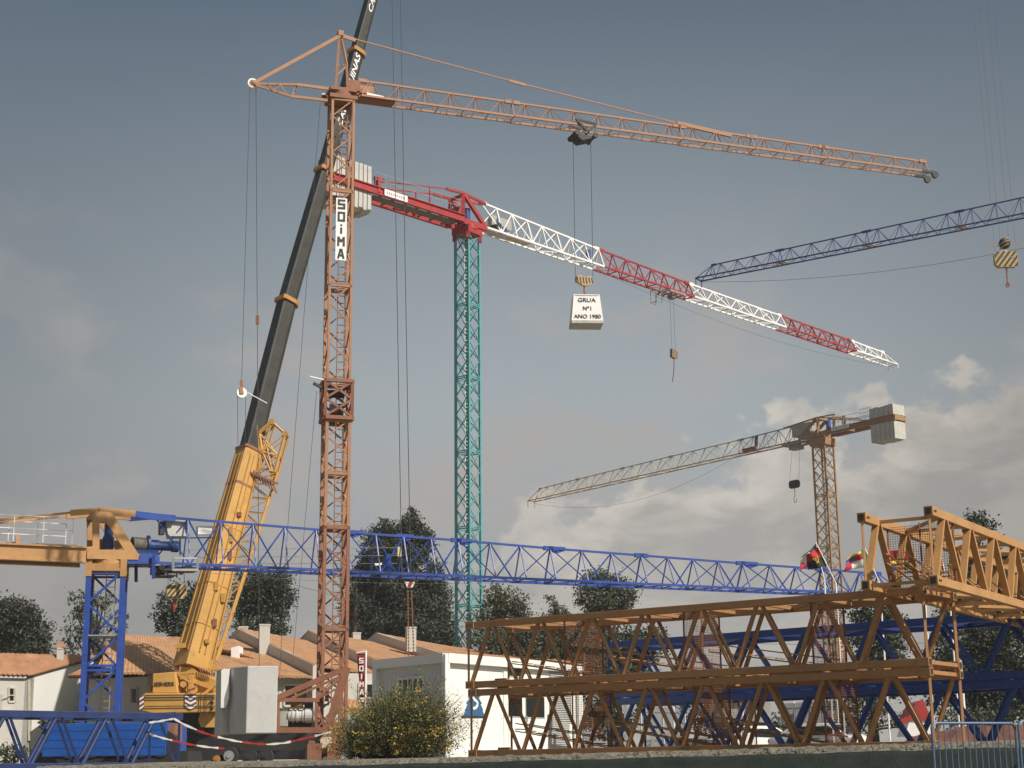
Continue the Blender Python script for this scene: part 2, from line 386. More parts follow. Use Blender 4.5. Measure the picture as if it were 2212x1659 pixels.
def lip_strip():
    """gravel along the lip of the yard and the dark green sheet that covers the bank below it"""
    R = random.Random(11); n = 260; vs = []; rows = [(.55, .03), (.25, .03), (.0, .01), (-.15, -.06), (-.30, -.16)]
    for i in range(n+1):
        t = 1+7.6*i/n; p = lip_at(t)
        for k, (o, z) in enumerate(rows):
            a = .035 if k < 4 else .015
            vs.append((p.x+.35*o+R.uniform(-a, a), p.y+.94*o+R.uniform(-a, a), p.z+z+R.uniform(-a, a)))
    m = len(rows); fs = [(i*m+j, i*m+j+1, (i+1)*m+j+1, (i+1)*m+j) for i in range(n) for j in range(m-1)]
    g = mat('pale_gravel', (0.27, 0.25, 0.20), 0.95, scale=9, var=0.6, dirt=(0.12, 0.11, 0.08), dirtamt=0.95, bump=1.0)
    mb = MB().add(vs, fs)
    for i in range(7500):      # loose stones
        t = R.uniform(1.4, 8.2); p = lip_at(t); o = R.uniform(-.24, .3); s = R.uniform(.014, .05)
        z = p.z + (0 if o > 0 else o*.5)
        c = Vector((p.x+.35*o, p.y+.94*o, z+s*.4))
        q = [c+Vector((R.uniform(.6, 1)*s*cos(a), R.uniform(.6, 1)*s*sin(a), -s*.4)) for a in (0, 1.3, 2.5, 3.8, 5)]
        mb.add(q+[c+Vector((0, 0, s*.6))], [(0, 1, 5), (1, 2, 5), (2, 3, 5), (3, 4, 5), (4, 0, 5)])
    o = mb.build('gravel', g); tag(o, 'pale loose gravel along the raised edge of the yard', None, kind='stuff')
    n = 420; rows = [(-.22, -.09), (-.31, -.17), (-.6, -.45), (-1.0, -.75), (-1.5, -1.05), (-2.2, -1.3), (-3.4, -1.5)]; vs = []
    for i in range(n+1):
        t = 1+7.6*i/n; p = lip_at(t)
        for k, (o, z) in enumerate(rows):
            w = .05*sin(i*.31+k*1.1+2*sin(i*.05)) + .03*sin(i*.83-k*1.7)
            if k < 2: w *= .25
            vs.append((p.x+.35*(o+w), p.y+.94*(o+w)-.02, p.z+z+w*.5+.015))
    m = len(rows); fs = [(i*m+j, i*m+j+1, (i+1)*m+j+1, (i+1)*m+j) for i in range(n) for j in range(m-1)]
    o = MB().add(vs, fs).build('bank_cover', mat('dark_green_sheet', (0.012, 0.020, 0.015), 0.75, scale=3, var=.4, bump=.3), smooth=True)
    md = o.modifiers.new('thickness', 'SOLIDIFY'); md.thickness = .008
    tag(o, 'dark green plastic sheet draped over the bank below the gravel edge', 'sheet')
lip_strip()

# ================================================================== 1. old orange crane on its ballasted base
def orange_crane():
    Y = 60.0; C = px(716, 1560, Y); C.z = Z0
    top = px(737, 205, Y); u = Vector((.956, .29, 0)); s = 0.86
    root = thing('tower_crane', C, 'old rust orange tower crane with apex stays, white lettered mast sign and grey ballast blocks', 'tower crane', 'tower cranes of the yard')
    zc = px(721, 862, Y).z; zt = top.z-0.35; zmid = Z0+2.3
    kw = dict(leg=.11, br=.055, m=M_ORANGE)
    cor, U, V = square_mast(root, C, u, s*1.04, Z0+1.1, px(715, 1140, Y).z, .8, .12, .06, M_RUSTY, 2, 'Z', flange=.12)
    square_mast(root, C, u, s*1.02, px(715, 1140, Y).z, zc-.9, .8, .12, .055, M_ORANGE, 2, 'Z', flange=.1)
    square_mast(root, C, u, s, zc+.6, zt, .8, .10, .05, M_ORANGE, 3, 'Z', flange=.1)
    # telescoping collar
    mb = MB(); S = s*1.22
    for z in (zc-.85, zc+.62):
        for i in range(4):
            a = C + U*((-1, 1, 1, -1)[i]*S/2) + V*((-1, -1, 1, 1)[i]*S/2); b = C + U*((1, 1, -1, -1)[i]*S/2) + V*((-1, 1, 1, -1)[i]*S/2)
            a = Vector((a.x, a.y, z)); b = Vector((b.x, b.y, z)); mb.beam(a, b, .16, .14)
            a2 = a.copy(); a2.z = zc-.8; b2 = b.copy(); b2.z = zc+.6; am = a.copy(); bm = b.copy(); am.z = bm.z = zc-.1
            if z < zc:
                mb.beam(a2, bm, .08); mb.beam(Vector((b.x, b.y, a2.z)), am, .08); mb.beam(am, Vector((b.x, b.y, zc+.6)), .08); mb.beam(bm, Vector((a.x, a.y, zc+.6)), .08)
                mb.beam(a2, Vector((a.x, a.y, zc+.6)), .11)
    mb.build('collar', M_RUSTY, root, 'heavy cross braced collar')
    mb = MB(); c = Vector((C.x, C.y, zc)); mb.box(c-UP*.6, .5, .5, .35); mb.tube(c+UP*.2-U*.3, c+UP*.2+U*.3, .16, 10); mb.beam(c-U*.6+UP*.3-V*.4, c-U*1.0+UP*.45-V*.5, .1); mb.build('hoist_gear', M_DARK, root)
    MB().beam(c-U*.6+UP*.62-V*.5, c-U*1.15+UP*.72-V*.5, .04).build('bracket', M_WHITE, root)
    # ladder inside the mast
    mb = MB()
    for sg in (-1, 1): mb.beam(C+U*(.12+sg*.14)+UP*1, Vector((C.x, C.y, zt))+U*(.12+sg*.14), .03)
    z = Z0+1.5
    while z < zt: q = Vector((C.x, C.y, z)); mb.beam(q-U*.02, q+U*.26, .025); z += .3
    mb.build('ladder', M_RUSTY, root)
    # SOIMA sign on the front face
    f0 = C - V*(s/2+.06); a = f0.copy(); a.z = px(735, 437, Y).z; b = f0.copy(); b.z = px(733, 570, Y).z
    h = a.z-b.z; w = .44; mid = (a+b)/2 - U*.01
    mb = MB(); p = mid-U*w/2-UP*h/2; mb.prism([p, p+U*w, p+U*w+UP*h, p+UP*h], V*.03); sign = mb.build('sign', M_WHITE, root, 'white upright sign with heavy black letters')
    for k, ch in enumerate('SOiMA'):
        cc = mid+UP*(h*(.5-(k+.5)/5))-V*.012
        block_letter(ch, cc, U, UP, .30, h*.15, .078, M_DARK, 'lettering', sign)
    # base: chassis, portal, struts, ballast
    g = lambda x, y, dy=0: px(x, y, Y-1.2+dy)
    mb = MB()
    for dy in (0, 1.7):
        mb.beam(g(598, 1577, dy), g(704, 1577, dy), .2, .2); mb.beam(g(598, 1512, dy), g(690, 1512, dy), .12, .14)
        mb.beam(g(601, 1510, dy), g(601, 1577, dy), .1); mb.beam(g(683, 1510, dy), g(683, 1577, dy), .1)
        mb.beam(g(684, 1520, dy), g(702, 1575, dy), .07); mb.beam(g(684, 1575, dy), g(712, 1540, dy), .06)
    for x in (601, 683, 700): mb.beam(g(x, 1577, 0), g(x, 1577, 1.7), .12); mb.beam(g(x, 1512, 0), g(x, 1512, 1.7), .08)
    mb.build('base_frame', M_RUSTY, root)
    mb = MB()
    for dy in (0, 1.7):
        mb.prism([g(738, 1441, dy), g(757, 1443, dy), g(714, 1582, dy), g(698, 1582, dy)], (0, .16, 0))
        mb.beam(g(735, 1449, dy), g(598, 1508, dy), .16, .2)
        mb.beam(g(738, 1460, dy), g(630, 1508, dy), .09); mb.beam(g(734, 1466, dy), g(684, 1510, dy), .1); mb.beam(g(724, 1490, dy), g(690, 1508, dy), .06)
    mb.beam(g(746, 1446), g(746, 1446, 1.7), .18); mb.beam(g(712, 1560), g(712, 1560, 1.7), .12)
    mb.build('raking_strut', M_RUSTY, root)
    mb = MB(); mb.box(Vector((C.x, C.y, Z0+.25)), 1.5, 1.9, .35, U); mb.box(Vector((C.x, C.y, Z0+.6)), 1.0, 1.0, .9, U)
    for sx in (-.5, .5): mb.beam(g(703, 1600)+U*sx, g(703, 1640)+U*sx, .2)
    for q in (g(681, 1618), g(724, 1618)): mb.box(Vector((q.x, q.y, Z0+.05)), .5, .6, .65)
    mb.beam(g(676, 1622), g(737, 1622), .2, .2)
    mb.build('undercarriage', M_RUSTY, root)
    mb = MB(); mb.beam(g(520, 1612, .6), g(692, 1608, .6), .45, .36); mb.build('chassis_beam', mat('dull_grey_paint', (.17, .18, .17), .7), root, 'long grey chassis beam')
    mb = MB(); mb.beam(g(694, 1606, .3), g(716, 1605, .3), .5, .42); mb.build('beam_end', M_CREAM, root)
    w0 = g(745, 1630, -.1); wheel = MB().tube(w0-Vector((0, .16, 0)), w0+Vector((0, .16, 0)), .30, 22).build('wheel', M_RUBBER, root)
    MB().tube(w0-Vector((0, .19, 0)), w0-Vector((0, .15, 0)), .2, 18).build('rim', M_STEEL, wheel)
    # ballast blocks: chamfered concrete slabs painted grey
    M_BAL = mat('grey_painted_ballast', (0.50, 0.50, 0.49), .75, var=.08, scale=1.2, dirt=(.36, .36, .34), dirtamt=.5, bump=.15)
    def block(x0, x1, x2, x3, y0, y1, dy, name='ballast_block', lab=None):
        p = [g(x0, y1, dy+1.35), g(x0, y1, dy+.75), g(x1, y1, dy+.25), g(x2, y1, dy-.35), g(x3, y1, dy-.1), g(x3, y1, dy+1.5)]
        zb = g(x1, y1, dy).z; zt_ = g(x1, y0, dy).z
        p = [Vector((q.x, q.y, zb)) for q in p]
        return MB().prism(p, (0, 0, zt_-zb)).build(name, M_BAL, root, lab, bevel=.03)
    block(494, 504, 531, 597, 1440, 1585, -.5, lab='large grey ballast block with a chamfered corner')
    block(463, 467, 476, 495, 1446, 1588, .5, lab='narrower grey ballast block behind the large one')
    MB().prism([g(477, 1529, -.1), g(487, 1529, -.1), g(494, 1507, -.1), g(494, 1447, -.1), g(478, 1447, -.1)], (0, .2, 0)).build('ballast_bright_strip', M_WHITE, root)  # white strip over the right side of the narrower block
    # winch and switch cabinet inside the frame
    mot = MB().tube(g(624, 1546, .3), g(678, 1546, .3), .21, 18)
    for x in (632, 641, 655, 660): mot.tube(g(x, 1546, .3), g(x+4, 1546, .3), .25, 18)
    mot.tube(g(661, 1545, .3), g(676, 1545, .3), .29, 18); mot = mot.build('winch_motor', mat('bare_aluminium', (.62, .62, .60), .4, .2), root, smooth=False)
    mb = MB(); q = g(611, 1570, .4); mb.box(Vector((q.x, q.y, q.z)), .42, .5, .66); mb.build('switch_cabinet', M_GREY, root, bevel=.02)
    mb = MB(); q = g(650, 1571, .6); mb.box(Vector((q.x, q.y, q.z)), .95, .5, .28); mb.build('motor_bed', M_DARK, root)
    mb = MB(); mb.beam(g(628, 1522, .3), g(655, 1522, .3), .1, .2); mb.build('relay_box', M_RUSTY, root)
    mb = MB(); mb.box(g(667, 1530, .3), .3, .25, .3); mb.build('lamp_box', M_DARK, root)
    # slewing head, apex tower, counter jib, jib
    P = Pl((top.x, top.y, top.z), (.94, .34)); d = P.d; n = P.n; hw = .36
    mb = MB(); hz = top.z
    mb.box(Vector((top.x, top.y, hz-.35)), 1.15, 1.05, .16, d); mb.tube(Vector((top.x, top.y, hz-.18)), Vector((top.x, top.y, hz)), .5, 18)
    mb.box(Vector((top.x, top.y, hz)), 1.1, .95, .14, d); mb.box(Vector((top.x+d.x*.45, top.y+d.y*.45, hz+.1)), .5, .8, .45, d)
    mb.build('slewing_ring', M_RUSTY, root)
    mb = MB(); ap = P.at(735, 74)
    for sg in (-1, 1):
        o = sg*hw
        mb.beam(P.at(725, 195, o), P.at(733, 84, o*.25), .09); mb.beam(P.at(751, 195, o), P.at(749, 140, o*.8), .09); mb.beam(P.at(749, 141, o*.8), P.at(737, 84, o*.25), .09)
        mb.beam(P.at(725, 165, o*.8), P.at(749, 143, o*.8), .06)
    mb.beam(P.at(725, 160, -hw*.8), P.at(725, 160, hw*.8), .05); mb.beam(P.at(749, 141, -hw*.8), P.at(749, 141, hw*.8), .05); mb.beam(P.at(727, 140, -hw*.6), P.at(749, 141, hw*.6), .04)
    mb.beam(ap-n*.16, ap+n*.16, .22); mb.build('apex_tower', M_ORANGE, root)
    stay = MB().beam(P.at(547, 180), P.at(735, 77), .05, .14, up=UP); stay.beam(P.at(547, 180, -.12), P.at(735, 77, -.12), .04, .14).beam(P.at(547, 180, .12), P.at(735, 77, .12), .04, .14)
    stay.build('rear_stay', M_ORANGE, root)
    mb = MB()
    for sg in (-1, 1):
        o = hw*sg
        mb.beam(P.at(550, 181, o*.4), P.at(643, 183, o*.8), .07, .09); mb.beam(P.at(643, 183, o*.8), P.at(728, 194, o), .07, .12)
        mb.beam(P.at(553, 184, o*.4), P.at(628, 208, o*.8), .07, .09); mb.beam(P.at(628, 208, o*.8), P.at(708, 217, o), .07, .11)
        for a, b in (((580, 182), (588, 195)), ((588, 195), (610, 183)), ((605, 183), (620, 204)), ((640, 184), (630, 207))): mb.beam(P.at(*a, o*.7), P.at(*b, o*.7), .035)
    for x, y in ((643, 183), (628, 208), (600, 183), (600, 198), (580, 182)): mb.beam(P.at(x, y, -hw*.8), P.at(x, y, hw*.8), .05)
    mb.beam(P.at(632, 206, -hw*.8), P.at(643, 184, hw*.8), .06); mb.build('counter_jib', M_ORANGE, root)
    for x, y, r in ((545, 181, .2), (699, 212, .17)):
        c = P.at(x, y); w = MB().tube(c-n*.1, c+n*.1, r, 20).build('sheave', M_WHITE, root); MB().tube(c-n*.115, c+n*.115, r*.7, 16).build('web', M_ORANGE, w); MB().tube(c-n*.13, c+n*.13, r*.35, 12).build('hub', M_DARK, w)
    # jib: three chords
    c0 = P.at(776, 213); c1 = P.at(2000, 384); c1.z = c0.z; L = (c1-c0).dot(d)
    hh = P.at(800, 177).z - c0.z
    cuts = [0, .245, .535, .665, .80, 1.0]; secs = []
    for a, b in zip(cuts[:-1], cuts[1:]): secs.append((L*a, L*b-.0, lerp(hh, .62, a), lerp(hh, .62, b), .72, .62, M_ORANGE, max(2, round(L*(b-a)/1.12))))
    tri_jib(root, c0, d, n, secs, .075, .028, 'pyr', gusset=1)
    mb = MB(); mb.beam(P.at(770, 205, -.36), P.at(797, 177), .06); mb.beam(P.at(770, 205, .36), P.at(797, 177), .06)
    mb.beam(P.at(772, 213, 0), P.at(850, 224, 0), .55, .12); mb.build('jib_foot', M_RUSTY, root)
    MB().box(P.at(784, 200)-UP*.1, .8, .4, .32, d).build('gear_cover', M_ORANGE, root)
    MB().beam(P.at(792, 203, -.3), P.at(828, 211, -.3), .1, .09).build('lamp_tube', M_WHITE, root)
    # front pendant, lying close above the jib at its end
    pts = [P.at(735, 76), P.at(1115, 178), P.at(1475, 269)]
    MB().beam(pts[0], pts[1], .045).beam(pts[1], pts[2], .045).build('pendant_rod', M_ORANGE, root)
    for a_, b_, w_, h_ in ((P.at(1100, 174), P.at(1135, 184), .07, .12), (P.at(735, 76), P.at(768, 87), .07, .16), (P.at(1462, 266), P.at(1580, 293), .12, .17)): MB().beam(a_, b_, w_, h_).build('pendant_link', M_ORANGE, root)
    e = c0 + d*(L+.05)
    mb = MB()
    for sg in (-1, 1):
        mb.beam(c0+d*L*.985+n*(sg*.31), e+n*(sg*.31)+d*.25, .1, .12); mb.tube(e+d*.25+n*(sg*.31-.06)-UP*.12, e+d*.25+n*(sg*.31+.06)-UP*.12, .17, 14)
    mb.build('tip_sheaves', M_DARK, root)
    # trolley, ropes, hook block
    tr = P.at(1258, 290); tz = tr.z; mb = MB()
    for sg in (-1, 1):
        mb.beam(tr-d*.45+n*.4*sg+UP*.5, tr+d*.05+n*.4*sg, .09); mb.beam(tr+d*.5+n*.4*sg+UP*.38, tr+d*.1+n*.4*sg-UP*.05, .09); mb.beam(tr-d*.45+n*.4*sg+UP*.48, tr+d*.5+n*.4*sg+UP*.38, .07)
        mb.tube(tr-d*.4+n*.35*sg-UP*.12, tr-d*.4+n*.45*sg-UP*.12, .12, 10); mb.tube(tr+d*.45+n*.35*sg-UP*.15, tr+d*.45+n*.45*sg-UP*.15, .12, 10)
    mb.prism([tr-d*.55-UP*.12-n*.35, tr+d*.5-UP*.2-n*.35, tr-d*.15-UP*.42-n*.35], n*.7); mb.build('trolley', M_DARK, root)
    hb = P.at(1262, 606)
    for xa, ya, xb in ((1238, 300, 1243), (1276, 300, 1281)): rope(root, P.at(xa, ya), P.at(xb, 603), .011)
    prof = [(-20, 4), (-20, -4), (-17, -9), (-10, -10), (-4, -7), (0, -6), (5, -8), (12, -10), (18, -8), (20, -2), (19, 3), (12, 9), (4, 12), (-4, 12), (-12, 8)]
    k = tr.y/F*1.02
    mb = MB().prism([hb + P.d*(a*k) - UP*(b*k*1.05) - n*.1 for a, b in prof], n*.2); blk = mb.build('hook_block', M_HAZY, root, 'heart shaped hook block with black and yellow stripes')
    mb = MB()
    for i in range(-2, 4): 
        a = i*7-3; mb.prism([hb-n*.104+P.d*((a-4)*k)-UP*(-6*k), hb-n*.104+P.d*((a-.5)*k)-UP*(-6*k), hb-n*.104+P.d*((a+2)*k)-UP*(6*k if abs(a) > 10 else 9*k), hb-n*.104+P.d*((a-1.5)*k)-UP*(6*k if abs(a) > 10 else 9*k)], n*.003)
    mb.build('stripes', M_DARK, blk)
    mb = MB().path([P.at(1262, 616), P.at(1262, 634)], .035, 6); mb.path([P.at(1262, 630), P.at(1265, 636), P.at(1262, 642), P.at(1258, 640)], .04, 6); mb.build('hook', M_RUSTY, root)
    # rear erection ropes with their pulley block
    rope(root, P.at(540, 188), P.at(522, 820), .010, 'erection_rope'); rope(root, P.at(553, 188), P.at(560, 1440), .012, 'erection_rope')
    rope(root, P.at(692, 222), P.at(620, 1160), .009, 'erection_rope'); rope(root, P.at(620, 1160), P.at(602, 1500), .009, 'erection_rope')
    rope(root, P.at(684, 845), P.at(632, 1430), .008, 'erection_rope')
    mb = MB().beam(P.at(556, 682), P.at(556, 700), .12, .12); mb.build('rope_weight', M_RUSTY, root)
    mb = MB(); mb.beam(P.at(521, 822), P.at(523, 846), .13, .1); pb = mb.build('pulley_block', M_ORANGE, root)
    c = P.at(522, 849); pw = MB().tube(c-n*.07, c+n*.07, .2, 20).build('pulley_wheel', M_WHITE, pb)
    mb = MB(); mb.beam(P.at(521, 836, -.1), P.at(522, 850, -.1), .13, .03, up=n); mb.tube(c-n*.1, c-n*.06, .07, 12); mb.build('side_plate', M_ORANGE, pb)
    for xa, xb in ((513, 514), (531, 529)): rope(root, P.at(xa, 852), P.at(xb, 960), .010, 'erection_rope')
    MB().beam(P.at(535, 848), P.at(577, 871), .025).build('pulley_arm', M_WHITE, root)
    # the concrete load hanging from the hook: a thing of its own
    A = P.at(1235, 642); w0 = 71*tr.y/F; lc = P.at(1266, 699); lz = lc.z; hgt = P.at(1266, 642).z-lz
    ld = Vector((1, .08, 0)).normalized(); ln = Vector((-.08, 1, 0)).normalized()
    load = thing('test_weight', Vector((lc.x, lc.y, lz-.3)), 'white tapered weight lettered GRUA No 1 ANO 1980 hanging from a striped hook block', 'weight')
    b = w0/2; t_ = w0/2*.82; dep = .5
    def ring(hx, hy, z): return [Vector((lc.x, lc.y, 0))+ld*(sx*hx)+ln*(sy*hy)+UP*z for sx, sy in ((-1, -1), (1, -1), (1, 1), (-1, 1))]
    r0, r1 = ring(b, dep, lz), ring(t_, dep*.8, lz+hgt)
    MB().add(r0+r1, [(0, 1, 5, 4), (1, 2, 6, 5), (2, 3, 7, 6), (3, 0, 4, 7), (4, 5, 6, 7), (3, 2, 1, 0)]).build('body', M_WHITE, load)
    MB().prism(ring(b*1.0, dep*1.02, lz-.12), (0, 0, .117)).build('base_slab', M_CONC, load)
    fu = ((r1[0]+r1[1])/2-(r0[0]+r0[1])/2).normalized()
    for body, yy, hh_, ww in (('GRUA', .78, .18, .74), ('Nº1', .46, .17, .34), ('ANO 1980', .15, .17, 1.12)):
        c = lerp((r0[0]+r0[1])/2, (r1[0]+r1[1])/2, yy) - ln*.012
        text(body, c, ld, fu, hh_, M_DARK, 'lettering', load, width=ww, bold=.0)
    MB().beam(r1[0]-ln*.01-UP*.05+ld*.05, r1[1]-ln*.01-UP*.05-ld*.05, .02).build('top_strip', M_GREY, load)
orange_crane()

# ================================================================== generic flat-top head
def hook_block(root, c, d, w, h, striped=True, name='hook_block', label=None, hooklen=.5):
    n = Vector((-d.y, d.x, 0)); n = n if n.y > 0 else -n
    r = .14*w; pr = [(-w/2+r, -h/2), (w/2-r, -h/2), (w/2, -h/2+r), (w/2, h/2-r), (w/2-r, h/2), (-w/2+r, h/2), (-w/2, h/2-r), (-w/2, -h/2+r)]
    blk = MB().prism([c+d*a+UP*b-n*.14 for a, b in pr], n*.28).build(name, M_HAZY if striped else M_DARK, root, label)
    if striped:
        mb = MB(); k = -.9
        while k < .9:
            a0 = k*w; pts = []
            # diagonal stripe clipped to the plate
            sw = w*.11
            def cl(a): return max(-w/2+.03, min(w/2-.03, a))
            for (a, b) in ((a0, -h/2+.02), (a0+sw, -h/2+.02), (a0+sw+h*.75, h/2-.02), (a0+h*.75, h/2-.02)): pts.append((a, b))
            ok = [(max(min(a, w/2-.02), -w/2+.02), b if -w/2 <= a <= w/2 else b+((w/2 if a > 0 else -w/2)-a)/.75*(1)) for a, b in pts]
            ok = [(a, max(-h/2+.02, min(h/2-.02, b))) for a, b in ok]
            if abs(ok[0][0]-ok[1][0])+abs(ok[2][0]-ok[3][0]) > .02: mb.prism([c+d*a+UP*b-n*.146 for a, b in ok], n*.003)
            k += .24
        if mb.v: mb.build('stripes', M_DARK, blk)
    hk = MB().path([c-UP*(h/2), c-UP*(h/2+hooklen*.55)], .04, 6); q = c-UP*(h/2+hooklen*.55)
    hk.path([q+d*(.12*hooklen*sin(t))-UP*(.22*hooklen*(1-cos(t))) for t in [i*.6 for i in range(9)]], .035, 6)
    hk.build('hook', M_RUSTY, root)
    return blk
def cw_slabs(root, P, xs, ys, n_, w, m=M_CONC, name='counterweight_slab'):
    pass
def railing(root, a, b, off, h, m=M_WHITE, posts=6, name='railing'):
    mb = MB(); 
    for k in (1.0, .5): mb.beam(a+off+UP*h*k, b+off+UP*h*k, .028)
    for i in range(posts+1): p = lerp(a, b, i/posts)+off; mb.beam(p, p+UP*h, .03)
    return mb.build(name, m, root)

# ================================================================== 2. teal mast, red head, red and white jib
def red_crane():
    Y = 120.0; C = px(1013, 1407, Y); C.z = Z0; top = px(1001, 497, Y); zt = top.z
    root = thing('tower_crane', C, 'tall tower crane with teal mast, red counter jib and red and white banded jib', 'tower crane', 'tower cranes of the yard')
    square_mast(root, C, (.618, .786), 1.33, Z0, zt-.45, 1.55, .17, .075, M_TEAL, 7, 'X', ladder=M_WHITE, flange=0)
    P = Pl((C.x, C.y, zt), (.70, .71)); d, n = P.d, P.n
    mb = MB(); mb.box(Vector((C.x, C.y, zt-.5)), 1.75, 1.75, .5, (.618, .786, 0)); mb.tube(Vector((C.x, C.y, zt-.1)), Vector((C.x, C.y, zt+.25)), .95, 20)
    for i, j in ((-1, -1), (1, -1), (1, 1), (-1, 1)):
        q = C+Vector((.618, .786, 0))*(i*.72)+Vector((-.786, .618, 0))*(j*.72); mb.beam(Vector((q.x, q.y, zt-1.0)), Vector((q.x, q.y, zt-.45)), .3)
    mb.build('slewing_ring', M_RED, root)
    hw = .95
    # head frame: two side plates with an open triangle
    mb = MB()
    for sg in (-1, 1):
        o = sg*hw*.8
        A_ = Vector((C.x, C.y, zt)) + n*o
        f = lambda a, z: A_ + d*a + UP*z
        mb.beam(f(-1.6, .3), f(1.45, .3), .22, .45); mb.beam(f(-1.15, .4), f(-1.15, 2.55), .3, .3); mb.beam(f(-1.05, 2.55), f(1.2, .45), .26, .3); mb.beam(f(-1.9, .4), f(-1.3, 1.5), .16)
    for a, z in ((-1.15, 2.45), (-1.15, 1.5), (1.3, .3), (-1.5, .3)): mb.beam(C*0+Vector((C.x, C.y, zt))+d*a+UP*z-n*hw*.8, Vector((C.x, C.y, zt))+d*a+UP*z+n*hw*.8, .2)
    mb.build('head_frame', M_RED, root)
    o0 = Vector((C.x, C.y, zt)); q = lambda a, off, z: o0+d*a+n*off+UP*z
    for off in (-.35, .45): MB().tube(q(-.35, off, .55), q(-.35, off, 1.6), .26, 12).build('slewing_motor', M_BLUED, root)
    # counter jib: pair of deep plate girders running towards the camera
    Lc = 14.6; zc = .42
    mb = MB()
    for sg in (-1, 1):
        o = sg*hw
        for z in (-.28, .28): mb.beam(q(-1.2, o, zc+z), q(-Lc, o, zc+z), .28, .07)
        mb.beam(q(-1.2, o, zc), q(-Lc, o, zc), .06, .56)
    mb.build('counter_jib_girder', M_RED, root)
    mb = MB()
    for i in range(7):
        a = -2-i*1.25; mb.beam(q(-2-i*1.25, -hw, zc-.15), q(-2-i*1.25, hw, zc-.15), .12, .14)
    mb.beam(q(-1.5, 0, zc-.2), q(-10.2, 0, zc-.2), .9, .03); mb.build('walkway', mat('dusty_grating', (.22, .18, .14), .9), root)
    for off in (-hw-.1, hw+.1): railing(root, q(-1.8, off, zc+.3), q(-10.5, off, zc+.3), Vector((0, 0, 0)), 1.1, M_STEEL, 9)
    # ties from the head to a lug on the counter jib
    mb = MB()
    for sg in (-1, 1):
        o = sg*hw*.85
        mb.beam(q(-1.1, o, 2.6), q(-3.0, o, 2.5), .16, .2); mb.beam(q(-3.0, o, 2.5), q(-9.6, o, 1.35), .08)
        mb.beam(q(-9.5, o, 1.45), q(-10.4, o, 1.4), .2, .3); mb.beam(q(-10.1, o, .3), q(-10.1, o, 1.5), .45, .25, up=d)
        mb.beam(q(-4.8, o, .3), q(-4.8, o, 2.15), .12)
    mb.build('tie_bar', M_RED, root)
    # name board on the girder
    P2 = Pl(q(0, -hw-.05, 0), d); a, b = P2.at(824, 411), P2.at(867, 430)
    b0 = q(-8.5, -hw-.16, zc); bw = 2.3
    sign = MB().beam(b0-d*bw/2, b0+d*bw/2, .03, .5).build('name_board', M_WHITE, root, 'small white board with faded lettering')
    mb = MB(); R = random.Random(5); x = -bw/2+.2
    while x < bw/2-.3: w = R.uniform(.08, .16); mb.beam(b0+d*x-n*.02, b0+d*(x+w)-n*.02, .006, R.uniform(.12, .24)); x += w+.07
    mb.build('faded_lettering', M_GREY, sign)
    # concrete slabs hung on the end
    for k in range(9):
        a = -10.75-k*.42; dz = .12*(k % 2)
        pr = [q(a, -.88, -1.25-dz), q(a, -.6, -1.5-dz), q(a, .6, -1.5-dz), q(a, .88, -1.25-dz), q(a, .88, 2.2), q(a, -.88, 2.2)]
        MB().prism(pr, -d*.35).build('counterweight_slab', M_CONC, root)
    # jib
    c0 = q(1.5, 0, .2); pts = [(1041, 495), (1306, 580), (1500, 641), (1699, 702), (1850, 746), (1939, 771)]
    Pn = Pl(c0-n*.62, d); L = [(Pn.at(x, y)-Pn.P).dot(d) for x, y in pts]; L[0] = 0
    hs = [2.3, 1.72, 1.4, 1.3, 1.2, 1.1]; ms = [M_WHITE, M_RED, M_WHITE, M_RED, M_WHITE]; secs = []
    for i in range(5):
        secs.append((L[i]+.03, L[i+1]-.03, hs[i], hs[i+1], 1.25, 1.2, ms[i], max(4, round((L[i+1]-L[i])/1.75))))
    # the end slopes down at the tip
    s_ = secs[-1]; secs[-1] = (s_[0], s_[1]-1.9, s_[2], s_[3], 1.2, 1.2, M_WHITE, 4)
    c0 = c0+UP*.25; dh = d; d = d-UP*(.55/62)
    out = tri_jib(root, c0, d, n, secs, .13, .08, 'vert', gusset=1)
    tp = c0+d*L[-1]; mb = MB(); e0 = c0+d*(L[-1]-1.9)
    for sg in (-1, 1): mb.beam(e0+n*.6*sg, tp+n*.6*sg, .09); mb.beam(e0+UP*1.1, tp+n*.6*sg, .06); mb.beam(tp+n*.6*sg, tp+n*.6*sg-UP*.45, .07)
    mb.beam(tp-n*.6, tp+n*.6, .08); mb.build('jib_tip', M_WHITE, root)
    mb = MB()
    for sg in (-1, 1): mb.beam(q(-1.1, sg*hw*.8, 2.6), c0+d*.5+UP*2.25+n*sg*.1, .14, .2)
    mb.build('jib_tie', M_RED, root)
    # catwalk plate, winch, electrical cabinet inside the first section
    MB().beam(c0+d*.3-UP*.0, c0+d*5.5, .8, .03).build('catwalk', mat('pale_grating', (.62, .62, .60), .8), root)
    q0 = Pn.at(1093, 469); cab = MB().box(c0+d*((q0-Pn.P).dot(d))+n*.1+UP*.65, 2.3, .5, .85, d).build('electrical_cabinet', M_GREY, root)
    cc = c0+d*((q0-Pn.P).dot(d))-n*.16; mb = MB(); mb.prism([cc+UP*.85-d*.8, cc+UP*.85-d*.3, cc+UP*1.35-d*.55], -n*.01); mb.build('emblem', M_SIGNB, cab)
    wn = c0+d*1.6+UP*.5; w = MB().tube(wn-n*.55, wn+n*.55, .32, 16).build('winch_drum', M_DARK, root); MB().tube(wn+d*.9-n*.3, wn+d*.9+n*.4, .28, 14).build('winch_motor', M_BLUED, root)
    tm = c0+d*(L[1]-1.6)+UP*.2-n*.2; MB().tube(tm, tm+UP*1.0, .22, 12).build('trolley_motor', M_BLUED, root)
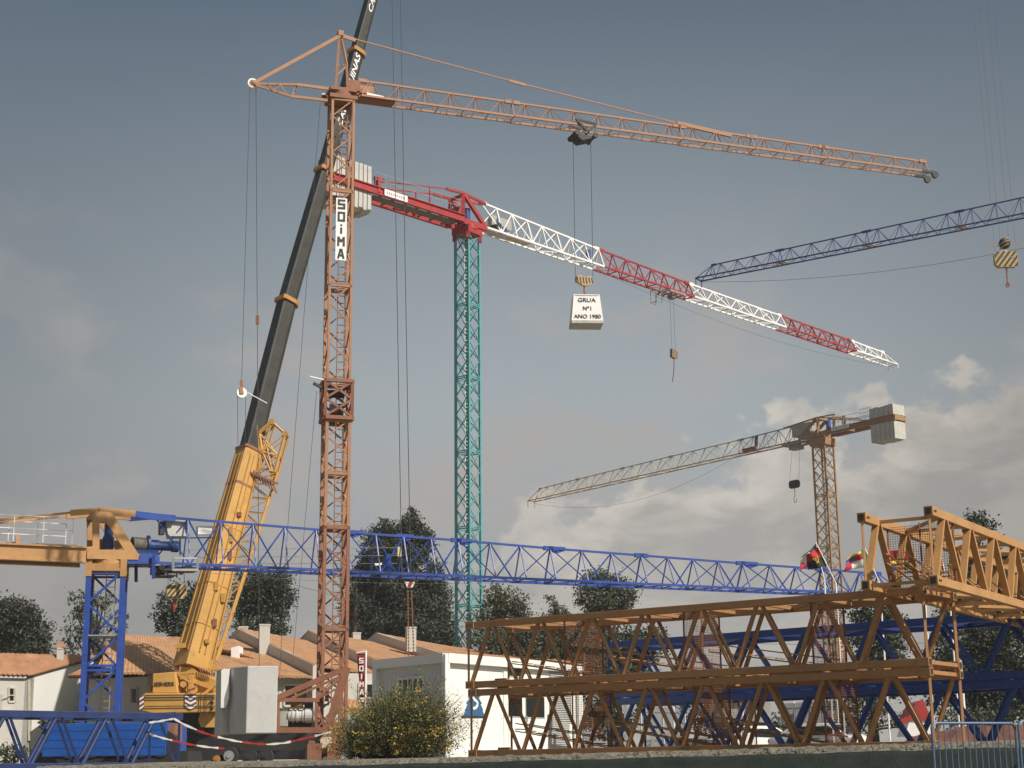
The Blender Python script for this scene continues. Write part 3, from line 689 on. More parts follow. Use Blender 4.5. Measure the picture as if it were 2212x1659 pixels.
    # trolley and cage
    t0 = c0+d*(Pn.at(1462, 642)-Pn.P).dot(d)-UP*.22; mb = MB()
    for sg in (-1, 1):
        mb.beam(t0-d*1.1+n*.75*sg, t0+d*1.1+n*.75*sg, .12, .14)
        for a in (-.9, -.2, .5, .9): mb.tube(t0+d*a+n*(.62*sg), t0+d*a+n*(.8*sg), .14, 10)
    for a in (-1.1, -.4, .3, 1.1): mb.beam(t0+d*a-n*.75, t0+d*a+n*.75, .1)
    mb.box(t0-UP*.45, .5, .5, .4, d)
    for a in (-1.15, -1.9):
        for s2 in (.2, .9): mb.beam(t0+d*a+n*s2-UP*1.0, t0+d*a+n*s2+UP*.1, .05)
    for z in (-1.0, .1): mb.beam(t0-d*1.15+n*.2+UP*z, t0-d*1.9+n*.2+UP*z, .05); mb.beam(t0-d*1.15+n*.9+UP*z, t0-d*1.9+n*.9+UP*z, .05); mb.beam(t0-d*1.9+n*.2+UP*z, t0-d*1.9+n*.9+UP*z, .05)
    mb.build('trolley', mat('dull_galvanised', (.30, .29, .26), .6, .2), root)
    hk = Pn.at(1455.5, 765, .6)
    for x in (-.25, .25): rope(root, t0+d*x, hk+d*x+UP*.3, .012)
    pr = [(-.34, -.28), (.05, -.38), (.36, -.3), (.36, .2), (.1, .34), (-.3, .38)]
    MB().prism([hk+d*a*1.2+UP*b*1.15-n*.12 for a, b in pr], n*.24).build('hook_block', mat('rusty_brown', (.20, .14, .09), .8), root)
    mb = MB(); p0 = hk-UP*.4; 
    for i in range(16): a = p0-UP*(.14*i)-d*(.012*i*i*.12); b = a-UP*.13-d*.01; mb.beam(a, b, .1 if i % 2 else .06, .06)
    mb.build('sling_chain', M_DARK, root)
    rope(root, c0+d*(L[1]*.9)-UP*.1, tp-UP*.2, .012, 'trolley_rope', sag=1.3)
red_crane()

# ================================================================== 3. far tan crane on the right
def tan_crane():
    Y = 165.0; C = px(1796, 1277, Y); C.z = Z0; top = px(1779, 945, Y); zt = top.z
    root = thing('tower_crane', C, 'far tan tower crane with concrete slabs on its counter jib and jib reaching left', 'tower crane', 'tower cranes of the yard')
    square_mast(root, C, (.74, .67), 1.55, Z0, zt-.8, 1.35, .17, .085, M_TAN, 6, 'X', ladder=M_STEEL)
    P = Pl((C.x, C.y, zt), (-.61, .79)); d, n = P.d, P.n
    if n.x < 0 and n.y < 0: n = -n
    o0 = Vector((C.x, C.y, zt)); q = lambda a, off, z: o0+d*a+n*off+UP*z; hw = .8
    mb = MB(); mb.box(o0-UP*.95, 2.0, 2.0, .8, (.74, .67, 0)); mb.tube(o0-UP*.1, o0+UP*.25, 1.0, 18); mb.build('slewing_ring', M_TAN, root)
    mb = MB()
    for sg in (-1, 1):
        o = sg*hw
        mb.beam(q(-1.6, o, .25), q(2.6, o, .25), .2, .45); mb.beam(q(-.2, o, .3), q(-.2, o, 2.0), .32, .3); mb.beam(q(-.1, o, 2.0), q(2.2, o, .5), .26, .28); mb.beam(q(-2.4, o, .3), q(-2.4, o, 1.8), .28); mb.beam(q(-.2, o, 2.05), q(-2.6, o, 1.95), .12)
    for a, z in ((-.2, 1.95), (2.3, .25), (-2.4, 1.75)): mb.beam(q(a, -hw, z), q(a, hw, z), .2)
    mb.build('head_frame', M_TAN, root)
    MB().tube(q(-1.1, -.2, .3), q(-1.1, -.2, 1.6), .26, 12).build('slewing_motor', mat('motor_blue', (.03, .07, .35), .5), root)
    Pc = Pl(q(0, -hw, 0), d); Lc = -(Pc.at(1934, 903)-Pc.P).dot(d)
    mb = MB()
    for sg in (-1, 1):
        o = sg*hw
        for z in (.0, .5): mb.beam(q(-1.2, o, z), q(-Lc, o, z), .28, .08)
        mb.beam(q(-1.2, o, .25), q(-Lc, o, .25), .06, .5)
    for a in (-4, -7, -Lc+.1): mb.beam(q(a, -hw, .25), q(a, hw, .25), .15, .5)
    mb.build('counter_jib_girder', M_TAN, root)
    a0 = -(Lc-5.0)
    sign = MB().beam(q(a0+3.3, -hw-.16, .4), q(a0+.9, -hw-.16, .4), .03, .42).build('name_board', M_WHITE, root, 'small white board with faded lettering')
    mb = MB()
    for i in range(8): mb.beam(q(a0+3.1-i*.26, -hw-.18, .4), q(a0+2.95-i*.26, -hw-.18, .4), .01, .26)
    mb.build('faded_lettering', M_GREY, sign)
    for k in range(5):
        a = -Lc+.15+k*.62; e = .06*((k*7) % 3)/2
        MB().prism([q(a, -.9, .58), q(a, .9, .58), q(a, .9, 1.65-e), q(a, -.9, 1.65-e)], d*.57).build('counterweight_slab', M_CONC, root)
        MB().prism([q(a, -.85, -1.9-e), q(a, .85, -1.9-e), q(a, .85, -.08), q(a, -.85, -.08)], d*.56).build('counterweight_slab', M_CONC, root)
    mb = MB()
    for sg in (-1, 1): mb.beam(q(-.4, sg*hw, 2.0), q(-Lc+4.5, sg*hw, .9), .1)
    mb.build('tie_bar', M_TAN, root)
    for off in (-hw-.1, hw+.1): railing(root, q(-2, off, .55), q(-Lc+4.2, off, .55), Vector((0, 0, 0)), 1.0, M_STEEL, 8)
    mb = MB()
    for i in range(7): mb.beam(q(-Lc+4.4+i*.25, .9, .6), q(-Lc+4.4+i*.25, .9, 2.4), .03)
    for z in (.9, 1.4, 1.9, 2.3): mb.beam(q(-Lc+4.4, .9, z), q(-Lc+6, .9, z), .03)
    mb.build('ladder_cage', M_STEEL, root)
    c0 = q(2.4, 0, .1); Pn = Pl(c0-n*.6, d); L = (Pn.at(1140, 1088)-Pn.P).dot(d)
    cut = [0, .20, .44, .62, .80, 1]; hs = [1.85, 1.7, 1.65, 1.58, 1.5, 1.4]; secs = []
    for i in range(5): secs.append((L*cut[i]+.02, (L*cut[i+1]-.02) if i < 4 else L-1.8, hs[i], hs[i+1], 1.2, 1.15, M_TAN if i == 0 else M_PALE, max(4, round(L*(cut[i+1]-cut[i])/1.9))))
    tri_jib(root, c0, d, n, secs, .10, .05, 'vert', gusset=1)
    mb = MB(); e0 = c0+d*(L-1.8); tp = c0+d*L
    for sg in (-1, 1): mb.beam(e0+n*.57*sg, tp+n*.57*sg, .1); mb.beam(e0+UP*1.4, tp+n*.57*sg, .06); mb.beam(tp+n*.57*sg, tp+n*.57*sg-UP*.8, .08)
    mb.beam(tp-n*.6, tp+n*.6, .1); mb.build('jib_tip', M_TAN, root)
    mb = MB()
    for sg in (-1, 1): mb.beam(q(-.2, sg*hw, 2.05), c0+d*3+UP*1.85, .14)
    mb.build('jib_tie', M_TAN, root)
    k = (Pn.at(1728, 940)-Pn.P).dot(d); MB().box(c0+d*k+UP*.55, 2.6, .8, 1.25, d).build('electrical_cabinet', M_GREY, root)
    k = (Pn.at(1712, 966)-Pn.P).dot(d); t0 = c0+d*k-UP*.25; mb = MB()
    for sg in (-1, 1): mb.beam(t0-d*1.4+n*.8*sg, t0+d*1.3+n*.8*sg, .14, .2)
    for a in (-1.4, -.5, .4, 1.3): mb.beam(t0+d*a-n*.8, t0+d*a+n*.8, .12, .2)
    mb.box(t0-UP*.55, 1.3, 1.0, .5, d)
    for a in (-1.5, -3.0): mb.beam(t0+d*a-n*.9, t0+d*a-n*.9-UP*.0+UP*.8, .08); 
    mb.beam(t0-d*1.5-n*.9, t0-d*3.0-n*.9, .08); mb.beam(t0-d*1.5-n*.9+UP*.8, t0-d*3.0-n*.9+UP*.8, .08)
    mb.build('trolley', mat('dull_galvanised', (.3, .3, .3), .6), root)
    k = (Pn.at(2033/1.0-0, 1000)-Pn.P).dot(d) if False else (Pn.at(1615, 975)-Pn.P).dot(d)
    m1 = c0+d*k; MB().box(m1-n*.2+UP*.05, 1.9, .5, .45, d).build('gear_housing', M_RUSTY, root); MB().beam(m1+UP*.3-d*.7, m1+UP*1.7-d*.9, .3).build('trolley_motor', M_DARK, root)
    hk = Pn.at(1716, 1046, .6)
    for x in (-.75, .75): rope(root, t0+d*x*.7, hk+d*x*.9+UP*.3, .013)
    hook_block(root, hk, d, 1.4, .85, False, hooklen=1.6)
    rope(root, c0+d*k*1.3-UP*.1, tp-UP*.2, .014, 'trolley_rope', sag=2.6)
    # SOIMA board low on the mast
    v = Vector((-.67, .74, 0)); u = Vector((.74, .67, 0)); s0 = C-v*.85+UP*0
    zz = px(1790, 1418, Y).z; a = C-u*.0-v*.84; a.z = zz
    bd = MB().beam(a-UP*2.2, a+UP*2.2, .95, .03, up=v).build('sign', M_RUSTY, root, 'rust red upright sign with white letters')
    for i, ch in enumerate('SOIMA'): text(ch, a-v*.05+UP*(1.75-i*.88), u, UP, .62, M_WHITE, 'lettering', bd, bold=.02)
tan_crane()

# ================================================================== 4. blue jib entering from the upper right
def blue_far_crane():
    z = 40.0; tip = pz(1509, 604, z); R = pz(2212, 466, z); d = (tip-R).normalized(); d.z = 0; d.normalize()
    P = Pl(tip, d); n = P.n; L = (tip-R).length; over = 26.0; foot = R-d*over; foot.z = Z0
    root = thing('tower_crane', foot, 'navy blue lattice jib entering from the upper right edge, its mast outside the picture', 'tower crane', 'tower cranes of the yard')
    c0 = Vector((R.x, R.y, z))-d*(over-2.0); tot = L+over-2.0
    nsec = 7; secs = []; ln = tot/nsec
    for i in range(nsec):
        a, b = i*ln, (i+1)*ln
        h0, h1 = lerp(1.75, .98, a/tot), lerp(1.75, .98, b/tot)
        secs.append((a+.02, (b-.02) if i < nsec-1 else tot-1.3, h0, h1, 1.05, 1.0, M_BLUED, max(4, round(ln/1.75))))
    tri_jib(root, c0, d, n, secs, .085, .035, 'pyr', gusset=1)
    tp = c0+d*tot; e0 = c0+d*(tot-1.3); mb = MB()
    for sg in (-1, 1): mb.beam(e0+n*.5*sg, tp+n*.5*sg, .1); mb.beam(e0+UP*.98, tp+n*.5*sg, .05); mb.beam(tp+n*.5*sg, tp+n*.5*sg-UP*.55, .07)
    mb.beam(tp-n*.5, tp+n*.5, .1); mb.build('jib_tip', M_BLUED, root)
    for i in range(1, nsec): MB().beam(c0+d*(i*ln-.5)+UP*.04, c0+d*(i*ln+.4)+UP*.04, .5, .05).build('rope_guard', M_PALE, root)
    square_mast(root, foot, d, 1.6, Z0, z-.6, 1.6, .17, .08, M_BLUED, 5, 'X')
    o0 = Vector((foot.x, foot.y, z)); mb = MB(); mb.box(o0-UP*.7, 2, 2, .7, d)
    for sg in (-1, 1): mb.beam(o0-d*1.5+n*.8*sg, o0+d*2+n*.5*sg, .2, .4); mb.beam(o0+n*.8*sg, o0+UP*2.6+n*.5*sg, .25); mb.beam(o0+UP*2.6+n*.5*sg, o0+d*2+UP*1.7, .2); mb.beam(o0-d*1+n*.8*sg, o0-d*13+n*.8*sg, .2, .5)
    mb.build('head_frame', M_BLUED, root)
    for k in range(5): MB().box(o0-d*(12.6-k*.6)-UP*1.8, .5, 1.9, 3.0, d).build('counterweight_slab', M_CONC, root)
    rope(root, tp-UP*.2, c0+d*4-UP*.3, .014, 'trolley_rope', sag=2.2)
blue_far_crane()

# ================================================================== 5. blue and yellow crane with its jib low across the picture
def blue_crane():
    Y = 72.0; C = px(217, 1540, Y); C.z = Z0; top = px(224, 1238, Y); zm = top.z
    root = thing('tower_crane', C, 'low tower crane with blue mast, golden head frame and long blue jib', 'tower crane', 'tower cranes of the yard')
    u = Vector((.985, .17, 0)).normalized(); s = 1.5
    square_mast(root, C, u, s, Z0, zm, 1.35, .23, .1, M_BLUE, 2, 'Z', ladder=M_STEEL)
    v = Vector((-u.y, u.x, 0)); mb = MB(); mid = Vector((C.x, C.y, zm-2.9))
    mb.box(mid, s, s, .06, u); mb.build('landing', M_STEEL, root)
    P = Pl((C.x, C.y, zm), (.91, .42), .3); d, n = P.d, P.n; o0 = Vector((C.x, C.y, 0)); hw = .78
    MB().box(Vector((C.x, C.y, zm)), 1.75, 1.75, .12, u).build('adapter_plate', M_GOLD, root)
    mb = MB(); z1 = P.at(225, 1213).z
    mb.box(Vector((C.x, C.y, zm+.12)), 1.68, 1.68, z1-zm-.30, u)
    for i, j in ((-1, -1), (1, -1), (1, 1), (-1, 1)): qq = C+u*(i*.76)+v*(j*.76); mb.beam(Vector((qq.x, qq.y, zm-.25)), Vector((qq.x, qq.y, z1)), .27, .27, up=u)
    mb.tube(Vector((C.x, C.y, z1-.2)), Vector((C.x, C.y, z1+.02)), .82, 22); mb.build('slewing_ring', M_GOLD, root)
    # side plates of the head with their openings
    def plate(off):
        t = .10; mb = MB(); g = lambda x, y: P.at(x, y, off); k = [0]
        def poly(pts): k[0] += 1; mb.prism([g(*p)-n*(.003*k[0]) for p in pts], n*(t+.006*k[0]))
        poly([(200, 1186), (200, 1112), (215, 1112), (215, 1186)])
        poly([(199, 1105), (236, 1105), (246, 1114), (229, 1127), (215, 1128), (199, 1118)])
        poly([(235, 1107), (246, 1113), (301, 1200), (294, 1204), (270, 1190), (229, 1126)])
        poly([(188, 1181), (201, 1180), (216, 1187), (271, 1188), (302, 1197), (298, 1209), (188, 1207)])
        return mb.build('head_plate', M_GOLD, root)
    plate(-hw); plate(hw-.1)
    for x, y in ((206, 1110), (292, 1203), (196, 1200)): MB().beam(P.at(x, y, -hw)+n*.12, P.at(x, y, hw)-n*.02, .2).build('cross_member', M_GOLD, root)
    # tie bars
    mb = MB()
    for o in (-hw+.15, hw-.25):
        dx, dy = (0, 0)
        mb.beam(P.at(-160, 1140, o), P.at(156, 1107, o), .06, .1); mb.beam(P.at(152, 1108, o), P.at(216, 1103, o), .12, .26); mb.beam(P.at(210, 1103, o), P.at(292, 1110, o), .12, .3)
    mb.build('tie_bar', M_GOLD, root)
    mb = MB()
    for o in (-hw+.2, hw-.2):
        mb.beam(P.at(290, 1111, o), P.at(326, 1115, lerp(o, 0, .5)), .13, .3); mb.beam(P.at(322, 1115, lerp(o, 0, .5)), P.at(378, 1120, 0), .13, .3)
    mb.build('jib_link', M_BLUE, root)
    mt = P.at(233, 1186); MB().tube(mt, mt+UP*.55, .26, 14).tube(mt+UP*.55, mt+UP*1.15, .2, 14).build('slewing_motor', M_BLUE2, root)
    MB().box(P.at(220, 1190, .2), .3, .5, .5, d).build('cable_box', M_RUSTY, root)
    # counter jib girders running out of the picture towards the left
    mb = MB(); Lc = 15
    for o in (-hw, hw):
        a, b = P.at(186, 1199, o), None; b = a-d*Lc
        for z in (-.33, .33): mb.beam(a+UP*z, b+UP*z, .28, .07)
        mb.beam(a, b, .06, .6)
    a = P.at(186, 1199)
    for i in range(8): mb.beam(a-d*(1+i*1.8)-n*hw-UP*.1, a-d*(1+i*1.8)+n*hw-UP*.1, .16, .2)
    mb.beam(P.at(34, 1166, -hw), P.at(42, 1166, -hw), .12, .4); mb.build('counter_jib_girder', M_GOLD, root)
    MB().beam(a-d*.3+UP*.34, a-d*Lc+UP*.34, 1.1, .04).build('walkway', M_STEEL, root)
    for o in (-hw-.12, hw+.12):
        for i in range(3): railing(root, a-d*(.8+i*4.2)+UP*.36, a-d*(4.6+i*4.2)+UP*.36, n*o, 1.15, M_WHITE, 3)
    for k in range(5): MB().box(a-d*(Lc-.4-k*.55)-UP*1.8, .5, 1.5, 3.2, d).build('counterweight_slab', M_CONC, root)
    # jib
    c0 = P.at(300, 1216); c0.z = P.at(300, 1214, -.75).z; Pn = Pl(c0-n*.75, d); L = (Pn.at(1955, 1287)-Pn.P).dot(d)
    xs = [330, 760, 1003, 1203, 1400, 1620, 1790, 1955]; Ls = [0.6] + [(Pn.at(x, 1200)-Pn.P).dot(d) for x in xs[1:]]
    hs = [2.25, 2.0, 1.88, 1.72, 1.6, 1.45, 1.35, 1.25]; secs = []
    for i in range(7): secs.append((Ls[i]+.02, (Ls[i+1]-.02) if i < 6 else Ls[7]-1.4, hs[i], hs[i+1], 1.5, 1.45 if i == 0 else 1.45, M_BLUE, max(3, round((Ls[i+1]-Ls[i])/1.62))))
    tri_jib(root, c0, d, n, secs, .105, .055, 'vert', gusset=1)
    tp = c0+d*Ls[7]; e0 = c0+d*(Ls[7]-1.4); mb = MB()
    for sg in (-1, 1): mb.beam(e0+n*.72*sg, tp+n*.72*sg, .1); mb.beam(e0+UP*1.25, tp+n*.72*sg, .05)
    mb.beam(tp-n*.72, tp+n*.72, .1); mb.build('jib_tip', M_BLUE, root)
    mb = MB()
    for sg in (-1, 1): mb.prism([P.at(302, 1196, sg*.72), P.at(325, 1196, sg*.72), P.at(345, 1202, sg*.72), P.at(345, 1213, sg*.72), P.at(302, 1213, sg*.72)], n*.12)
    mb.beam(P.at(268, 1216, 0), P.at(330, 1216, 0), 1.5, .25); mb.build('jib_foot', M_BLUE, root)
    for x, y0, y1, o in ((294, 1216, 1257, .5), (331.5, 1199, 1250, -.9)): MB().beam(P.at(x, y0, min(o, .29)), P.at(x, y1, min(o, .29)), .13).build('support_leg', M_BLUED if o > 0 else M_BLUE, root)
    # winch, motors, cabinets
    dr = P.at(303, 1177); w = MB().tube(dr-d*.4-n*.1, dr+d*.35, .34, 20).build('winch_drum', mat('drum_rope', (.14, .13, .11), .8), root)
    MB().tube(dr+d*.30, dr+d*.40, .46, 24).build('drum_flange', M_BLUE2, w)
    mb = MB().tube(dr+d*.4, dr+d*.85, .27, 14).tube(dr+d*.85, dr+d*1.45, .22, 14).tube(dr+d*1.45, dr+d*1.75, .27, 14); mb.box(P.at(312, 1203, 0), 1.1, .9, .28, d); mb.build('winch_motor', M_BLUE2, root)
    MB().prism([P.at(357, 1124, .2), P.at(405, 1124, .2), P.at(402, 1158, .2), P.at(364, 1158, .2)], n*.5).build('electrical_cabinet', mat('pale_cabinet', (.46, .47, .42), .6, dirt=(.25, .25, .22), dirtamt=.4), root)
    MB().prism([P.at(346, 1126, .15), P.at(356, 1126, .15), P.at(356, 1154, .15), P.at(346, 1154, .15)], n*.4).build('relay_box', M_DARK, root)
    MB().prism([P.at(428, 1136, .2), P.at(458, 1136, .2), P.at(458, 1154, .2), P.at(428, 1154, .2)], n*.4).build('lamp_box', M_WHITE, root)
    mb = MB(); mb.beam(P.at(360, 1163, -.2), P.at(462, 1161, -.2), .1, .05); mb.beam(P.at(389, 1164), P.at(389, 1200), .06); mb.build('bracket_frame', M_BLUED, root)
    # trolley with maintenance cage
    mb = MB(); t = lambda x, y, o: P.at(x, y, o)
    for x in (374, 427): mb.beam(t(x, 1204, -1.3), t(x, 1232, -1.3), .1); mb.beam(t(x, 1232, -1.3), t(x, 1232, -.5), .06)
    mb.beam(t(372, 1206, -1.3), t(429, 1206, -1.3), .08); mb.beam(t(372, 1231, -1.3), t(429, 1231, -1.3), .1)
    mb.build('maintenance_cage', M_STEEL, root)
    mb = MB(); mb.prism([t(336, 1222, -.6), t(362, 1222, -.6), t(362, 1237, -.6), t(336, 1236, -.6)], n*1.2); mb.beam(t(345, 1234, 0), t(425, 1232, 0), 1.3, .1); mb.beam(t(336, 1245, 0), t(376, 1245, 0), 1.0, .06)
    for x in (336, 362, 382): mb.beam(t(x, 1236, -.5), t(x, 1248, -.5), .06)
    for x in (350, 410):
        for o in (-.8, .8): mb.tube(t(x, 1226, o), t(x, 1226, o+.1), .14, 10)
    mb.build('trolley', M_DARK, root)
    hk = P.at(380.5, 1278)
    for x in (363, 398): rope(root, P.at(x, 1240), P.at(x, 1264), .012)
    hook_block(root, hk, d, .92, .66, True, hooklen=.4, label='wide hook block with black and yellow stripes')
    MB().beam(P.at(375, 1295), P.at(376, 1322), .07).build('red_tag', M_SIGNR, root)
    # trolley winch further along the jib
    m0 = P.at(836, 1236); MB().tube(m0, m0+UP*.45, .26, 12).tube(m0+UP*.45, m0+UP*.88, .19, 12).build('trolley_motor', M_BLUE2, root)
    MB().prism([P.at(859, 1181, .1), P.at(867, 1181, .1), P.at(867, 1202, .1), P.at(859, 1202, .1)], n*.1).build('limit_switch', M_PALE, root)
    MB().beam(P.at(809, 1220, 0), P.at(824, 1218, 0), .1, .1).build('lamp', M_WHITE, root)
    for y0, y1 in ((1188, 1183), (1205, 1200), (1214, 1217)): rope(root, P.at(400, y0+(4 if y0 > 1210 else 0)), P.at(860, y1), .010, 'trolley_rope', mat('bright_rope', (.35, .35, .3), .5))
    rope(root, P.at(425, 1235), P.at(1100, 1258), .009, 'trolley_rope', mat('bright_rope', (.35, .35, .3), .5), sag=.25)
    for x in (765, 875, 1003, 1203, 1620):
        k = (P.at(x, 1180)-c0).dot(d); q = c0+d*k
        hh_ = np.interp(k, Ls, hs); MB().prism([q+UP*(hh_+.12)-d*.45, q+UP*(hh_+.12)+d*.45, q+UP*(hh_-.02)+d*.6, q+UP*(hh_-.25), q+UP*(hh_-.02)-d*.6], n*.1).build('gusset_plate', M_BLUE, root)
blue_crane()

# ================================================================== 6. the yellow mobile crane with a black telescopic boom
def loft(mb, sects, prof):
    """sects = list of (centre, side, up, halfwidth, halfheight)"""
    n = len(prof); vs = []
    for c, s, u, a, b in sects:
        for (x, y) in prof: vs.append(c + s*(x*a) + u*(y*b))
    k = len(sects)
    fs = [(i*n+j, i*n+(j+1) % n, (i+1)*n+(j+1) % n, (i+1)*n+j) for i in range(k-1) for j in range(n)]
    fs += [tuple(range(n-1, -1, -1)), tuple(range((k-1)*n, k*n))]
    mb.add(vs, fs)
def mobile_crane():
    Y = 86.0; g = lambda x, y, dy=0: px(x, y, Y+dy)
    base = g(395, 1640); base.z = Z0
    root = thing('mobile_crane', base, 'big yellow mobile crane with raised black telescopic boom and chevron striped counterweight', 'mobile crane')
    cl = [(418, 1448), (541, 975), (622, 652), (703, 371), (772, 114), (838, -130)]
    yy = [0, 3.2, 5.4, 7.3, 9.0, 10.6]
    pts = [g(x, y, dy) for (x, y), dy in zip(cl, yy)]
    prof = [(-1, -.35), (-.8, -.75), (-.35, -1), (.35, -1), (.8, -.75), (1, -.35), (1, .8), (.85, 1), (-.85, 1), (-1, .8)]
    def seg(p, q, a0, a1, m, name, par=root, lab=None, ext=0):
        a = (q-p).normalized(); hd = Vector((.72, .69, 0)).normalized(); side = a.cross(hd).normalized() if False else Vector((hd.y, -hd.x, 0)); side = (side - a*side.dot(a)).normalized(); up = side.cross(a).normalized()
        if up.y > 0: up = -up
        mb = MB(); loft(mb, [(p-a*ext, side, up, a0, a0*1.2), (q, side, up, a1, a1*1.2)], prof); o = mb.build(name, m, par, lab)
        return a, side, up, o
    w = lambda pxw, Yy: pxw/F*Yy*.5*.74
    a, side, up, b0 = seg(pts[0], pts[1], w(84, 86), w(58, 89), M_YEL, 'boom_base', lab='yellow base section of the boom, stained')
    # collar frames, ribs and guides along the base section
    for (c, r) in ((lerp(pts[0], pts[1], 1.0), w(63, 89)), (lerp(pts[0], pts[1], .825), w(64, 88))):
        mb = MB(); loft(mb, [(c-a*.08, side, up, r, r*1.2), (c+a*.08, side, up, r, r*1.2)], prof); mb.build('boom_band', M_RUSTY, b0)
    for t in (.18, .36, .62):
        mb = MB(); c = lerp(pts[0], pts[1], t); rr = w(lerp(84, 58, t)+3, 87); loft(mb, [(c-a*.03, side, up, rr, rr*1.2), (c+a*.03, side, up, rr, rr*1.2)], prof); mb.build('stiffening_rib', M_YEL, b0)
    for x, t in ((-1, .3), (-1, .5), (-1, .72)): c = lerp(pts[0], pts[1], t); r = w(lerp(84, 58, t), 87); MB().beam(c-side*r, c-side*(r+.35), .3, .15).build('rope_guide', M_YEL, b0)
    MB().beam(g(380, 1396, -.6), g(402, 1394, -.6), .3, .25).build('rope_guide', M_YEL, b0)
    vd = -up if up.y > 0 else up        # side of the boom that faces the yard entrance
    for k, (fx, m_) in enumerate(((-.55, M_YEL), (.15, M_YEL), (.62, mat('worn_ochre', (.36, .20, .06), .7)))):
        q0, q1 = lerp(pts[0], pts[1], .06), lerp(pts[0], pts[1], .97); r0, r1 = w(84, 86), w(58, 89)
        for sg in (1,):
            MB().beam(q0+side*(fx*r0)+up*(r0*1.23), q1+side*(fx*r1)+up*(r1*1.23), .05, .06).build('guide_rail', m_, b0)
            MB().beam(q0+side*(r0*1.03)+up*((fx-.1)*r0), q1+side*(r1*1.03)+up*((fx-.1)*r1), .05, .06).build('guide_rail', m_, b0)
    Rr = random.Random(9)
    for i in range(9):
        t = Rr.uniform(.1, .92); c = lerp(pts[0], pts[1], t); r = w(lerp(84, 58, t), 87)
        MB().box(c+side*(r*1.05)+up*(Rr.uniform(-.5, .7)*r), .2, Rr.uniform(.15, .35), Rr.uniform(.2, .5)).build('fitting', M_RUSTY if i % 3 == 0 else M_YEL, b0)
    ws = [48, 44, 39, 35, 31, 29]
    for i in range(1, 5):
        _, s2, u2, o = seg(pts[i], pts[i+1], w(ws[i-1], 89), w(ws[i-1]-3, 91), M_BLACK, 'boom_section', ext=.3)
        if i < 4:
            aa = (pts[i+1]-pts[i]).normalized(); r = w(ws[i-1]+9, 90); mb = MB()
            loft(mb, [(pts[i+1]-aa*.16, s2, u2, r, r*1.2), (pts[i+1]+aa*.10, s2, u2, r, r*1.2)], prof)
            mb.beam(pts[i+1]-s2*r*1.0, pts[i+1]-s2*(r+.28)+aa*.12, .14, .2); mb.build('boom_collar', mat('collar_ochre', (.42, .20, .05), .6), root)
    # lettering running up the boom
    def boomtext(body, i, t, h, ww, off):
        aa = (pts[i+1]-pts[i]).normalized(); hd = Vector((.72, .69, 0)).normalized(); s2 = Vector((hd.y, -hd.x, 0)); s2 = (s2-aa*s2.dot(aa)).normalized(); u2 = s2.cross(aa).normalized()
        if u2.y > 0: u2 = -u2
        r = w(ws[i-1]-1.5, 90); c = lerp(pts[i], pts[i+1], t) + s2*(r+.02) + u2*(.25*r)
        # the broad side that faces the camera to the right of the ridge
        text(body, c, aa, s2.cross(aa), h, M_WHITE, 'lettering', root, width=ww, bold=.018, shear=.3)
    boomtext('CALMAQUINAS', 3, .665, .46, 5.6, 0); boomtext('CALMAQUINAS', 4, .62, .42, 5.3, 0)
    # boom head above the frame
    # lattice fly jib folded along the boom
    mb = MB(); ch = MB()
    A0 = [g(448, 1436, .6), g(462, 1430, .6), g(448, 1436, 1.6), g(462, 1430, 1.6)]; A1 = [g(546, 1012, 3.2), g(600, 1020, 3.2), g(549, 1010, 4.3), g(603, 1018, 4.3)]
    A0[1] = g(466, 1428, .6); A0[3] = g(469, 1428, 1.6)
    for i in range(4): ch.tube(A0[i], A1[i], .075, 6)
    N_ = 13
    for k in range(N_):
        ta, tb = k/N_, (k+1)/N_
        for i, j in ((0, 1), (2, 3), (0, 2), (1, 3)):
            if k % 2: i, j = j, i
            mb.tube(lerp(A0[i], A1[i], ta), lerp(A0[j], A1[j], tb), .035, 5); mb.tube(lerp(A0[i], A1[i], tb), lerp(A0[j], A1[j], tb), .03, 5)
    fj = mb.build('fly_jib', M_YEL, root); ch.build('chord', M_YEL, fj)
    mb = MB(); T = [g(528, 1018, 3), g(562, 1020, 3), g(590, 1020, 3)]
    H = {k: g(*v) for k, v in dict(a=(549, 915, 3.2), b=(587, 911, 3.2), c=(616, 937, 3.4), d=(566, 975, 3.2), e=(601, 985, 3.4), f=(590, 1032, 3.3), h=(545, 1022, 3.2), i=(560, 935, 3.2), j=(575, 960, 3.2)).items()}
    for a_, b_, r in (('a', 'h', .1), ('a', 'i', .12), ('i', 'b', .12), ('b', 'c', .08), ('c', 'f', .1), ('i', 'd', .1), ('d', 'h', .09), ('i', 'e', .05), ('d', 'c', .05), ('j', 'e', .05), ('d', 'f', .06), ('e', 'h', .05), ('e', 'f', .06), ('j', 'f', .05), ('d', 'e', .06), ('b', 'd', .07)):
        mb.tube(H[a_], H[b_], r, 6); mb.tube(H[a_]+Vector((.05, .9, 0)), H[b_]+Vector((.05, .9, 0)), r*.8, 6)
    for k in 'abcdefh': mb.tube(H[k], H[k]+Vector((.05, .9, 0)), .06, 6); mb.tube(H[k]-Vector((0, .1, 0)), H[k]+Vector((0, .1, 0)), .17, 10)
    mb.prism([g(548, 918, 3), g(556, 918, 3), g(564, 1000, 3), g(552, 1040, 3), g(540, 1045, 3), g(544, 990, 3)], (0, .5, 0)); mb.build('fly_jib_head', M_YEL, root)
    mb = MB(); mb.beam(g(540, 1020, 2.4), g(600, 1045, 2.6), .12, .12)
    for k in range(7): mb.tube(g(548+k*7, 1015+k*5, 2.6), g(556+k*7, 1035+k*5, 2.6), .05, 5)
    mb.build('jib_bracket', M_RUSTY, root)
